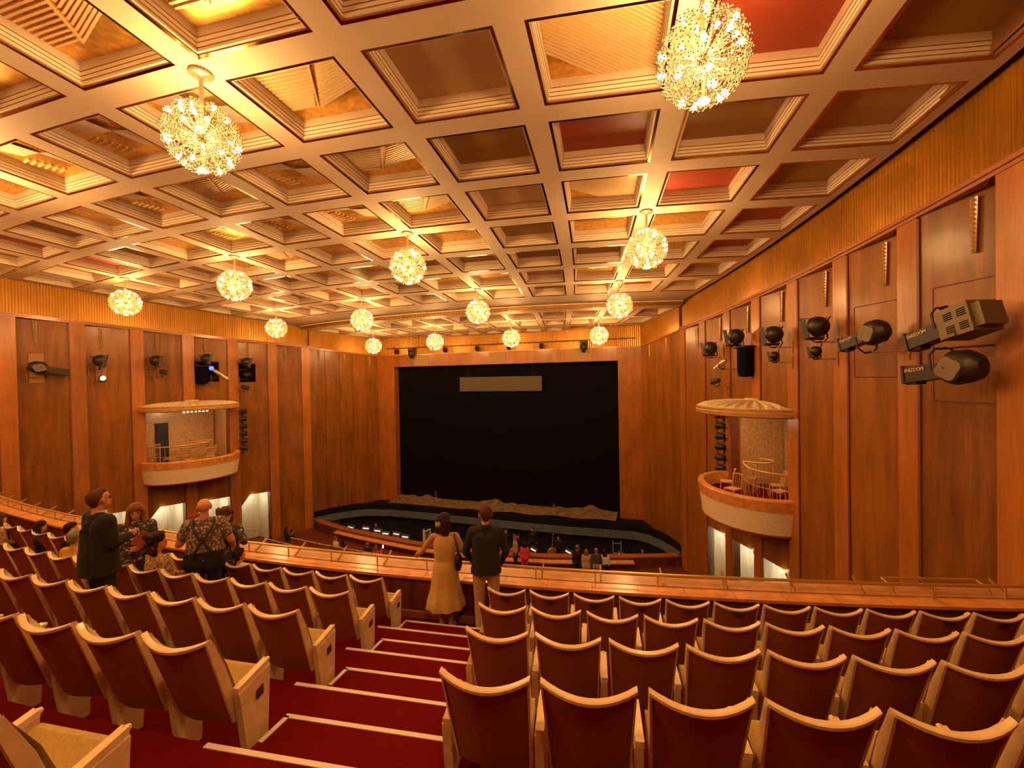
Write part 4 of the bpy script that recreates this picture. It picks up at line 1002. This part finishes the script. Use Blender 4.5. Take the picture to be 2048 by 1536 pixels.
def torso(mb,J,s,m,b=1.0):
    p,w,c=J['pel'],J['wai'],J['che']; ax=(J['shR']-J['shL']).normalized()
    for sx in(-1,1):
        mb.cap(p+ax*sx*.065*s*b+Vector((0,0,-.02*s)),w+ax*sx*.055*s*b,(.115*b)*s+m,(.098*b)*s+m); mb.cap(w+ax*sx*.055*s*b,c+ax*sx*.075*s,(.098*b)*s+m,(.105)*s+m)
        mb.cap(c+ax*sx*.075*s,c+ax*sx*.105*s+Vector((0,0,.055*s)),.10*s+m,.062*s+m)
    mb.cap(J['shL']+ax*.02*s,J['shR']-ax*.02*s,.058*s+m,.058*s+m); mb.cap(J['shL']+ax*.06*s+Vector((0,0,.0)),J['nec'],.05*s+m*.7,.05*s+m*.6); mb.cap(J['shR']-ax*.06*s,J['nec'],.05*s+m*.7,.05*s+m*.6)
def arm(mb,J,s,m,S_,part='full',fat=1.0):
    a,b,c=J['sh'+S_],J['el'+S_],J['wr'+S_]
    if part=='cap': mb.cap(a,a+(b-a)*.55,.056*s*fat+m,.052*s*fat+m*1.3)
    else: mb.cap(a,b,.054*s*fat+m,.042*s*fat+m)
    if part=='full': mb.cap(b,c,.042*s*fat+m,.030*s*fat+m)
def leg(mb,J,s,m,S_,fat=1.0,low=1.0):
    a,b,c=J['hi'+S_],J['kn'+S_],J['an'+S_]; mb.cap(a,b,.088*s*fat+m,.058*s*fat+m); mb.cap(b,b+(c-b)*low,.056*s*fat+m,.040*s+m*1.4)
def foot(mb,J,s,m,S_):
    c,t=J['an'+S_],J['to'+S_]; mb.cap(c+Vector((0,-.02*s,-.035*s)),t,.040*s+m,.034*s+m); mb.cap(c,c+Vector((0,0,-.03*s)),.038*s+m,.04*s+m)
def hand(mb,J,s,S_,d=None,curl=.5,nrm=None):
    w=J['wr'+S_]; d=Vector(d).normalized() if d else (w-J['el'+S_]).normalized()
    side=Vector(nrm).normalized() if nrm else Vector((1 if S_=='L' else -1,0,0)); side=(side-d*side.dot(d)).normalized()   # palm faces 'side'
    acr=d.cross(side)
    for q in (-1.5,-.5,.5,1.5): mb.cap(w+acr*q*.010*s,w+d*.085*s+acr*q*.019*s,.017*s,.0135*s)
    for q,L in ((-1.5,.8),(-.5,.95),(.5,1.0),(1.5,.9)):
        k=w+d*.09*s+acr*q*.020*s; f1=(d*math.cos(curl*.7)+side*math.sin(curl*.7)); f2=(d*math.cos(curl*1.7)+side*math.sin(curl*1.7))
        k1=k+f1*.042*L*s; k2=k1+f2*.040*L*s; mb.cap(k,k1,.0098*s,.009*s,8); mb.cap(k1,k2,.009*s,.0075*s,8)
    th=w+d*.02*s+acr*.026*s*(1 if S_=='L' else 1); t1=th+(d*.7+acr*.55+side*.45).normalized()*.045*s; mb.cap(th,t1,.014*s,.011*s,8); mb.cap(t1,t1+(d*.85+side*.5).normalized()*.032*s,.011*s,.0085*s,8)
def headrot(yaw,pit): return Matrix.Rotation(yaw,3,'Z')@Matrix.Rotation(pit,3,'X')
def head(mb,J,s,Rm):
    h=J['hea']; V=lambda x,y,z:h+Rm@(Vector((x,y,z))*s)
    mb.cap(V(0,-.015,.035),V(0,.005,.045),.088*s,.080*s); mb.cap(V(0,.0,.03),V(0,.035,-.055),.075*s,.052*s); mb.cap(V(0,-.03,.03),V(0,-.035,.03),.086*s,.08*s); mb.cap(V(0,.045,-.085),V(0,.05,-.09),.030*s,.028*s)
    mb.cap(V(0,.088,.018),V(0,.103,-.022),.009*s,.014*s,8); mb.cap(V(0,.075,-.058),V(0,.083,-.060),.022*s,.020*s,8)
    mb.cap(V(-.03,.078,.032),V(.03,.078,.032),.014*s,.014*s,8)
    for sx in(-1,1): mb.cap(V(sx*.083,-.012,.015),V(sx*.080,.0,-.03),.016*s,.010*s,8)
    mb.cap(J['nec'],V(0,-.015,-.06),.056*s,.052*s)
def facebits(J,s,Rm,par):
    h=J['hea']; V=lambda x,y,z:h+Rm@(Vector((x,y,z))*s)
    for sx in(-1,1):
        mb=MB(); mb.sphere(V(sx*.032,.083,.012),.010*s,8,6); mb.build('eye',M['eye'],par)
        mb=MB(); mb.tube([V(sx*.016,.090,.034),V(sx*.034,.090,.040),V(sx*.050,.078,.034)],.0045*s,5); mb.build('eyebrow',M['hair_brown'],par)
    mb=MB(); mb.tube([V(-.024,.088,-.058),V(0,.097,-.056),V(.024,.088,-.058)],[.004*s,.0065*s,.004*s],6); mb.build('mouth',M['lips'],par)
def hair(J,s,Rm,style,m,par,vox):
    h=J['hea']; V=lambda x,y,z:h+Rm@(Vector((x,y,z))*s); mb=MB()
    if style=='short':
        mb.cap(V(0,-.03,.05),V(0,-.0,.068),.092*s,.082*s); mb.cap(V(0,-.048,.01),V(0,-.04,-.035),.074*s,.054*s)
        for sx in(-1,1): mb.cap(V(sx*.066,-.015,.045),V(sx*.068,-.018,.012),.026*s,.02*s)
        mb.cap(V(-.03,.055,.095),V(.03,.055,.095),.03*s,.03*s)
    elif style=='bob':
        mb.cap(V(0,-.02,.055),V(0,.005,.062),.098*s,.09*s)
        for x in(-.062,-.02,.02,.062): mb.cap(V(x,-.055,.03),V(x*1.25,-.06,-.135),.055*s,.042*s)
        for sx in(-1,1): mb.cap(V(sx*.078,.0,.03),V(sx*.085,.015,-.12),.028*s,.03*s)
    elif style=='long':
        mb.cap(V(0,-.02,.055),V(0,.01,.066),.098*s,.088*s)
        for x in(-.06,0,.06): mb.cap(V(x,-.055,.03),V(x*1.3,-.06,-.22),.055*s,.04*s)
        for sx in(-1,1): mb.cap(V(sx*.080,.01,.04),V(sx*.098,.03,-.17),.028*s,.034*s); mb.cap(V(sx*.05,.04,.085),V(sx*.084,.03,.0),.03*s,.024*s)
    elif style=='curly':
        rr=random.Random(5); mb.cap(V(0,-.02,.055),V(0,.0,.062),.10*s,.092*s)
        for q in range(46):
            a=rr.uniform(0,2*PI); z=rr.uniform(-.13,.12); 
            if math.sin(a)>.45 and z<.06: continue
            mb.cap(V(.088*math.cos(a),.085*math.sin(a)-.025,z),V(.10*math.cos(a),.10*math.sin(a)-.03,z+.01),.028*s,.022*s,8)
    elif style=='receding':
        mb.cap(V(0,-.04,.045),V(0,-.02,.055),.090*s,.080*s); mb.cap(V(0,-.05,.0),V(0,-.045,-.035),.072*s,.05*s); mb.cap(V(-.02,.02,.10),V(.02,.02,.10),.04*s,.04*s)
        for sx in(-1,1): mb.cap(V(sx*.064,-.02,.04),V(sx*.070,-.015,-.01),.026*s,.014*s)
    if mb.v: return voxel(mb,'hair',m,vox,3,par)
def person(label,pos,rz,H=1.7,pose=STAND,J_={},yaw=0,pit=0,skin='skin',hr=('short','hair_brown'),top=None,bottom=None,shoes='leather',sleeve='full',vox=.016,fat=1.0,armfat=1.0,hands=True,face=False,group=None,nolegs=False,hc=.5,hdir={},hn={}):
    r=thing('person',label,'person',tuple(pos),rz,group); s=H/1.75; P=dict(pose); P.update(J_); J=sub(P,s); Rm=headrot(yaw,pit)
    mb=MB(); torso(mb,J,s,-.006); head(mb,J,s,Rm)
    for q in 'LR':
        arm(mb,J,s,-.003,q,'full',armfat)
        if hands: hand(mb,J,s,q,hdir.get(q),hc,hn.get(q))
        else: mb.cap(J['wr'+q],J['wr'+q]+(J['wr'+q]-J['el'+q]).normalized()*.10*s,.032*s,.024*s)
        if not nolegs: leg(mb,J,s,-.004,q); foot(mb,J,s,0,q)
    voxel(mb,'body',M[skin],vox,4,r)
    if top:
        mb=MB(); torso(mb,J,s,.012,fat)
        for q in 'LR': 
            if sleeve!='none': arm(mb,J,s,.011,q,sleeve,armfat)
        voxel(mb,'top',M[top],max(vox,.014),4,r)
    if bottom and not nolegs:
        mb=MB()
        for sx in(-1,1): mb.cap(J['pel']+Vector((sx*.06*s*fat,0,.05*s)),J['pel']+Vector((sx*.07*s*fat,-.01,-.06*s)),.112*s*fat+.008,.115*s*fat+.008)
        for q in 'LR': leg(mb,J,s,.014,q)
        voxel(mb,'trousers',M[bottom],max(vox,.014),4,r)
    if shoes and not nolegs:
        for q in 'LR': mb=MB(); foot(mb,J,s,.007,q); voxel(mb,'shoe',M[shoes],max(vox,.012),3,r)
    hair(J,s,Rm,hr[0],M[hr[1]],r,max(vox*.8,.010))
    if face: facebits(J,s,Rm,r)
    return r,J,s
F3=FZ(3)
# --- the couple at the rail
wpos=(-2.88,5.68,F3)
wj=dict(STAND); wj.update(elL=(-.36,.10,1.14),wrL=(-.46,.33,1.03),shR=(.17,0,1.40),elR=(.30,-.02,1.14),wrR=(.44,.10,.93),anL=(-.06,-.03,.085),toL=(-.09,.10,.035),anR=(.07,-.05,.085),toR=(.12,.08,.035),knL=(-.07,.03,.5),knR=(.08,.02,.5))
w,J,s=person('woman in mustard sleeveless dress seen from behind, leaning one hand on the rail',wpos,.36,1.69,wj,{},-.55,0,'skin',('bob','hair_dark'),None,None,None,vox=.0085,hdir={'L':(-.2,.7,-.35)},hn={'L':(.3,.3,-1)},hc=.8)
mb=MB(); n=40; rows=[]
def ell(z,a,b,cx=0,cy=0,fl=0,k=9): return [Vector((cx+(a+fl*math.cos(k*2*PI*q/n))*math.cos(2*PI*q/n),cy+(b+fl*math.cos(k*2*PI*q/n))*math.sin(2*PI*q/n),z)) for q in range(n)]
rows=[ell(.36,.29,.24,0,-.01,.018),ell(.50,.265,.215,0,-.01,.014),ell(.54,.245,.195,0,-.01,.010),ell(.75,.205,.16,0,-.01,.005),ell(.90,.188,.145,0,-.012,0),ell(1.0,.172,.132,0,-.01),ell(1.045,.158,.122),ell(1.07,.152,.118),ell(1.10,.160,.122),ell(1.2,.165,.125),ell(1.29,.170,.123,0,-.005),ell(1.35,.165,.108,0,-.01),ell(1.40,.135,.085,0,-.015),ell(1.425,.095,.070,0,-.018)]
mb.strip([[p*s for p in r] for r in rows],smooth=True,closed=True); mb.build('dress',M['dress'],w)
mb=MB(); c=J['hea']+headrot(-.55,0)@Vector((-.02,-.125,.0))
for k in range(5): mb.cap(c+Vector((-.025+.012*k,-.004,.03-.0*k)),c+Vector((-.028+.014*k,-.012,-.03)),.006,.004,6)
mb.cap(c+Vector((-.03,0,.0)),c+Vector((.03,0,.0)),.008,.008,8); mb.build('hair_clip',M['ornament'],w)
for q in 'LR':
    mb=MB(); a,t=J['an'+q],J['to'+q]; sole=[a+Vector((-.035,-.06,-.08)),a+Vector((.035,-.06,-.08)),t+Vector((.038,.04,-.03)),t+Vector((-.038,.04,-.03))]
    for p in sole: p.z=.004
    mb.hexa(sole,[p+Vector((0,0,.018)) for p in sole]); mid=(a+t)/2
    mb.tube([mid+Vector((-.05,.03,-.045)),mid+Vector((0,.03,.0)),mid+Vector((.05,.03,-.045))],.008,6); mb.tube([a+Vector((-.045,-.01,-.05)),a+Vector((0,-.05,-.01)),a+Vector((.045,-.01,-.05))],.007,6); mb.build('sandal',M['leather'],w)
Rw=Matrix.Rotation(.36,3,'Z')
bag=thing('shoulder_bag','small black handbag hanging by its strap from the shoulder of the woman in mustard','bag',tuple(Vector(wpos)+Rw@Vector((.20,-.07,1.06))),.36)
mb=MB(); mb.sphere((0,0,-.06),.10,14,10,0,(.55,.9,1.35)); mb.build('body',M['leather'],bag)
mb=MB(); mb.tube([(.0,-.06,.04),(-.02,-.05,.22),(-.055,.02,.345),(-.03,.10,.22),(0,.07,.04)],.009,6); mb.build('strap',M['leather'],bag)
mpos=(-2.25,5.70,F3)
mj=dict(STAND); mj.update(elL=(-.27,.03,1.13),wrL=(-.20,.20,.93),elR=(.27,.02,1.12),wrR=(.20,.16,.90))
m,J,s=person('man in untucked black shirt and beige chinos seen from behind at the rail',mpos,.34,1.85,mj,{},.18,-.05,'skin2',('short','hair_brown'),'shirt_black','chino','leather',vox=.0095)
mb=MB(); rows=[ell(z,a,b,0,-.01) for z,a,b in ((.86,.205,.155),(.92,.200,.152),(1.05,.185,.14),(1.2,.185,.135),(1.32,.19,.13))]; mb.strip([[p*s for p in r] for r in rows],smooth=True,closed=True); mb.build('shirt_tail',M['shirt_black'],m)
mb=MB(); rows=[ell(z,a,b,0,-.012) for z,a,b in ((1.44,.072,.068),(1.50,.063,.062))]; mb.strip([[p*s for p in r] for r in rows],smooth=True,closed=True); mb.build('collar',M['shirt_black'],m)
# --- the group among the left-hand seats
def FLr(k): return FZ(k)
sj=dict(STAND); sj.update(elR=(.235,.02,1.13),wrR=(.15,.20,1.16),elL=(-.25,.0,1.12),wrL=(-.22,.10,.88))
m2,J,s=person('man in black suit and white collar standing in profile among the left seats',(-5.98,3.26,FZ(1)),-.10,1.74,sj,{},.0,.03,'skin2',('receding','hair_brown'),'suit','suit','leather',vox=.012,fat=1.12,armfat=1.25,face=True)
mb=MB(); rows=[ell(z,a,b,0,-.01) for z,a,b in ((.80,.235,.185),(.95,.225,.175),(1.10,.205,.16),(1.28,.20,.145))]; mb.strip([[p*s for p in r] for r in rows],smooth=True,closed=True); mb.build('jacket_skirt',M['suit'],m2)
mb=MB(); rows=[ell(z,a,b,0,y) for z,a,b,y in ((1.405,.080,.062,.012),(1.45,.068,.062,.010),(1.50,.064,.066,.008))]; mb.strip([[p*s for p in r] for r in rows],smooth=True,closed=True)
mb.add([Vector(p)*s for p in ((-.055,.085,1.43),(.055,.085,1.43),(.012,.138,1.22),(-.012,.138,1.22))],[(0,1,2,3)]); mb.build('shirt_collar',M['white'],m2)
mb=MB(); mb.tube([J['wrR']+(J['elR']-J['wrR'])*.02,J['wrR']+(J['elR']-J['wrR'])*.12],.043,10); mb.build('cuff',M['white'],m2)
fj=dict(STAND); fj.update(elL=(-.22,.08,1.12),wrL=(-.06,.24,1.14),elR=(.24,.02,1.12),wrR=(.2,.14,.9))
f1,J,s=person('woman in dark floral blouse with shoulder-length hair facing the camera',(-6.86,4.16,FZ(2)),-2.15,1.62,fj,{},.0,-.05,'skin2',('long','hair_fair'),'floral','grey','leather',sleeve='full',vox=.012,fat=1.22,armfat=1.15,face=True)
prg=thing('programme','dark red programme held up by the woman in the floral blouse','booklet',(-6.52,4.02,FZ(2)+1.14),1.0); mb=MB(); mb.box((0,0,.05),(.15,.012,.20),Matrix.Rotation(.7,3,'Y')); mb.build('cover',M['c_red'],prg); mb=MB(); mb.box((0,.010,.05),(.14,.006,.19),Matrix.Rotation(.7,3,'Y')); mb.build('pages',M['white'],prg)
person('woman with dark curly hair in leopard blouse seated left of the aisle',(-6.20,4.02,FZ(2)),-.2,1.75,SIT,{},-.45,.05,'skin2',('curly','hair_dark'),'leopard','grey','leather',vox=.014,fat=1.2)
bj=dict(STAND); bj.update(elL=(-.30,.06,1.14),wrL=(-.20,.25,1.22),elR=(.30,.03,1.12),wrR=(.30,.20,.98))
b,J,s=person('bald man in busy print shirt with black braces seen from behind',(-5.75,4.30,FZ(2)),.75,1.73,bj,{},.1,0,'skin2',('none','hair_brown'),'printshirt','suit','leather',sleeve='cap',vox=.012,fat=1.35,armfat=1.25)
mb=MB()
for sx in(-1,1): mb.tube([Vector((sx*.12,-.02,1.475))*s,Vector((sx*.115,-.115,1.40))*s,Vector((sx*.045,-.165,1.26))*s,Vector((-sx*.03,-.172,1.17))*s,Vector((-sx*.09,-.17,1.06))*s,Vector((-sx*.10,-.165,.98))*s],[.014]*6,6)
mb.build('braces',M['leather'],b)
cj=dict(STAND); cj.update(elL=(-.25,.16,1.22),wrL=(-.08,.24,1.47),elR=(.26,.14,1.22),wrR=(.10,.24,1.47))
person('woman with curly reddish hair hidden behind the bald man, facing the camera',(-6.20,4.95,FZ(3)),-2.3,1.74,cj,{},-.1,0,'skin2',('curly','hair_brown'),'floral','grey','leather',vox=.015,fat=1.15,face=True)
bk=thing('programme_folder','dark red folder held up beside the bald head','folder',(-6.42,4.72,FZ(3)+1.50),-2.3); mb=MB(); mb.box((0,0,.06),(.22,.014,.28),Matrix.Rotation(.25,3,'Y')); mb.build('cover',M['c_red'],bk); mb=MB(); mb.box((0,.012,.06),(.11,.008,.16),Matrix.Rotation(.25,3,'Y')); mb.build('photo',M['white'],bk)
person('short-haired person whose dark head shows over the front row, right of the bald man',(-6.02,5.05,FZ(3)),.2,1.46,SIT,{},-.3,.2,'skin2',('short','hair_dark'),'white','grey','leather',vox=.016,hands=False)
person('dark-haired person in dark jacket seated at the far left, turned to the right',(-10.9,5.06,FZ(3)),-.3,1.48,SIT,{},-.5,0,'skin2',('bob','hair_dark'),'suit','grey','leather',vox=.016,hands=False)
person('dark-haired person in navy jacket with white collar seated beside the black suit',(-9.9,5.0,FZ(3)),.1,1.58,SIT,{},-.3,0,'skin2',('short','hair_dark'),'suit','grey','leather',vox=.016,hands=False)
person('grey-haired person in yellow jumper seated with back to us',(-7.93,4.05,FZ(2)),.3,1.58,SIT,{},.0,.1,'skin2',('short','hair_grey'),'yellow','grey','leather',vox=.015,fat=1.3,hands=False)
person('person in pale patterned blouse at the left edge of the picture',(-12.0,4.98,FZ(3)),-.2,1.6,SIT,{},0,0,'skin2',('bob','hair_brown'),'leopard','grey','leather',vox=.018,hands=False)
# --- far away on the stalls floor
G=-9.75
def far(label,x,y,rz,H,top,bottom,hr,**k):
    return person(label,(x,y,k.pop('z',G)),rz,H,k.pop('pose',STAND),k.pop('J_',{}),k.pop('yaw',0),k.pop('pit',0),k.pop('skin','skin2'),hr,top,bottom,k.pop('shoes','leather'),vox=.024,hands=False,**k)
far('man in khaki shirt and dark trousers standing at the pit rail',-6.72,21.15,2.2,1.76,'khaki','suit',('short','hair_fair'))
far('woman in bright pink coat and dark head standing by the pit rail',-6.12,20.75,.3,1.64,'pink','pink',('bob','hair_dark'),fat=1.2)
far('dark-dressed curly-haired person, leftmost of four at the pit rail',-3.48,20.75,.2,1.72,'suit','suit',('curly','hair_fair'))
far('fair-haired woman in grey patterned dress, second of four at the pit rail',-3.02,20.55,.1,1.66,'leopard','leopard',('bob','hair_fair'),fat=1.2)
far('grey-haired man in dark shirt and light trousers, third of four at the pit rail',-2.56,20.55,.1,1.76,'grey','khaki',('short','hair_grey'),fat=1.1)
far('long-haired woman in white top and dark skirt, last of four at the pit rail',-2.2,20.75,.5,1.66,'white','suit',('long','hair_dark'))
far('person in white top seated in the stalls, near the front left',-16.62,19.75,-.4,1.7,'white','grey',('short','hair_fair'),pose=SIT)
far('dark-haired person seated in the stalls beside the white top',-16.1,19.7,-.4,1.6,'suit','grey',('bob','hair_dark'),pose=SIT)
far('grey-headed person in black seated in the stalls left of the pink scarf',-14.35,19.45,0,1.7,'suit','grey',('short','hair_grey'),pose=SIT)
pk,J,s=far('person in pink seated in the stalls holding a lit phone',-13.75,19.35,-.3,1.62,'pink','grey',('bob','hair_fair'),pose=SIT,J_={'wrR':(.10,.30,1.08),'elR':(.22,.15,.82)})
ph=thing('phone','bright phone held up by the person in pink in the stalls','phone',(-13.53,19.62,G+1.05)); mb=MB(); mb.box((0,0,.03),(.09,.012,.17)); mb.build('case',M['leather'],ph); mb=MB(); mb.box((0,-.009,.03),(.082,.004,.16)); mb.build('screen',M['phone'],ph)
far('dark-clothed person seated at the left wall of the stalls',-20.6,20.3,-.5,1.66,'suit','grey',('long','hair_dark'),pose=SIT)
far('second dark-clothed person seated at the left wall of the stalls, right of the first',-19.95,20.1,-.5,1.66,'suit','grey',('short','hair_dark'),pose=SIT)
# --- orchestra pit
PZ=-11.4
def mus(label,x,y,H=1.74,rz=PI,**k): return far(label,x,y,rz,H,'suit','suit',('short','hair_dark'),z=PZ+k.pop('up',.8),**k)
pd=MB(); 
mus('musician in black standing left of the black-shirted man in the pit',-10.2,23.3,1.75); mus('musician in black with a pale face, right of the black-shirted man',-8.25,24.2,1.8); mus('tall musician in black standing at the back of the pit',-6.85,25.0,1.75)
mus('musician in black behind the khaki shirt in the pit',-7.4,23.8,1.7); mus('bass player in black in the pit, behind the upright bass',-5.12,24.15,1.72); mus('seated musician with pale head at the right end of the pit',-.55,23.9,1.7,pose=SIT,up=1.05); mus('seated musician at the left end of the pit among the stands',-17.0,23.9,1.7,pose=SIT,up=1.05); mus('musician in black bending at the harp',-12.3,23.2,1.7,pose=SIT,up=1.05)
ri=MB(); ri.bbox((-20.3,22.95,PZ),(.4,25.2,PZ+.80)); o=ri.build('orchestra_riser',M['stageblack']); tag(o,'long black riser under the musicians in the pit','riser')
hp=thing('harp','gilded concert harp standing in the pit left of the couple','harp',(-12.9,22.95,PZ+.80)); mb=MB(); mb.tube([(0,0,.1),(-.1,.0,1.75)],[.16,.06],10); mb.build('soundbox',M['harp'],hp); mb=MB(); mb.tube([(.35,0,.05),(.33,0,1.80)],.035,10); mb.build('column',M['harp'],hp); mb=MB(); mb.tube([(-.1,0,1.72),(.0,0,1.62),(.15,0,1.72),(.33,0,1.82)],.04,8); mb.build('neck',M['harp'],hp)
mb=MB()
for k in range(10): mb.tube([(-.06+.035*k,0,1.66),(-.02+.028*k,0,.35+.1*k)],.004,4)
mb.build('strings',M['white'],hp)
def bass(label,x,y,lean):
    b=thing('double_bass',label,'double bass',(x,y,PZ+.80),.4,'double basses'); mb=MB()
    pr=[(.16,.02),(.30,.1),(.33,.28),(.24,.48),(.22,.56),(.27,.72),(.25,.88),(.10,1.0),(.03,1.02)]; rows=[[Vector((w_*math.cos(2*PI*q/16)+lean*z,.11*math.sin(2*PI*q/16),z+.12)) for q in range(16)] for w_,z in pr]
    mb.strip(rows,smooth=True,closed=True); mb.build('body',M['violin'],b); mb=MB(); mb.tube([(lean*1.0,-.04,1.1),(lean*1.75,-.02,1.82)],.025,8); mb.build('neck',M['violin'],b); mb=MB(); mb.sphere((lean*1.8,-.02,1.86),.05,8,6); mb.build('scroll',M['violin'],b)
bass('upright double bass held beside its player in the pit',-5.5,23.75,.10); bass('double bass leaning between the music stands in the pit',-8.3,23.3,-.12); bass('orange-brown double bass left of the khaki shirt',-7.55,23.2,.05)
k=0
for x,y,a in ((-18.7,23.6,.3),(-17.6,23.7,.5),(-16.6,23.5,.4),(-15.8,23.2,.5),(-15.1,23.3,.3),(-14.3,23.0,.4),(-11.3,22.9,-.4),(-9.0,23.0,-.3),(-6.3,23.1,-.4),(-4.4,23.3,-.4),(-1.6,23.6,-.4)):
    st=thing('music_stand','black music stand with lit white sheets in the orchestra pit','music stand',(x,y,PZ+.80),a,'music stands in the pit')
    mb=MB(); mb.tube([(0,0,0),(0,0,1.05)],.014,6); mb.tube([(-.2,0,0),(.2,0,.0)],.014,6); mb.build('pole',M['metal'],st); Rt=Matrix.Rotation(-.55,3,'X')@Matrix.Rotation(.18,3,'Y'); mb=MB(); mb.box((0,0,1.15),(.52,.02,.34),Rt); mb.build('desk',M['metal'],st); mb=MB(); mb.box((0,-.02,1.17),(.36,.008,.07),Rt); mb.build('sheet',M['paper'],st)
    li=None
ld=thing('pit_ladder','narrow grey frame standing in the pit by the four visitors','ladder',(-1.95,25.0,PZ)); mb=MB()
for x in(-.22,.22): mb.tube([(x,0,0),(x,0,2.2)],.03,6)
mb.build('stile',M['pitgrey'],ld); mb=MB()
for q in range(4): mb.tube([(-.22,0,.4+.55*q),(.22,0,.4+.55*q)],.02,6)
mb.build('rung',M['pitgrey'],ld)
for x in (-16.5,-10,-3.5):
    li=bpy.data.lights.new('pit light','POINT'); li.energy=PITW; li.color=(.75,.88,1); li.shadow_soft_size=.3; link('pit_light',li,None,(x,22.6,-9.6))
# ------------------------------------------------------------------ camera and settings
ps,pi_,ro=math.radians(17.7),-.0115,-.018
c,s_=math.cos(ps),math.sin(ps)
fw=Vector((-s_,c,0)); rt=Vector((c,s_,0)); up=Vector((0,0,1))
fw2=fw*math.cos(pi_)+up*math.sin(pi_); up2=up*math.cos(pi_)-fw*math.sin(pi_)
r2=rt*math.cos(ro)+up2*math.sin(ro); u2=up2*math.cos(ro)-rt*math.sin(ro)
cam=bpy.data.cameras.new('camera'); cam.sensor_fit='HORIZONTAL'; cam.sensor_width=36; cam.lens=36*872/2048; cam.clip_start=.05; cam.clip_end=200
co=link('camera',cam); co.matrix_world=Matrix((r2,u2,-fw2)).transposed().to_4x4(); sc.camera=co
bpy.context.view_layer.update()
for o in list(sc.objects):
    if o.parent is None: o.location.z+=LIFT
w=bpy.data.worlds.new('world'); w.use_nodes=True; w.node_tree.nodes['Background'].inputs[0].default_value=(1,.6,.3,1); w.node_tree.nodes['Background'].inputs[1].default_value=0.0; sc.world=w
vs=sc.view_settings; vs.view_transform='Standard'; vs.look='None'; vs.gamma=1; vs.use_curve_mapping=False; vs.exposure=EXPO
cy=sc.cycles; cy.max_bounces=6; cy.diffuse_bounces=4; cy.glossy_bounces=3; cy.transmission_bounces=2; cy.sample_clamp_indirect=6; cy.use_denoising=True; cy.caustics_reflective=False; cy.caustics_refractive=False
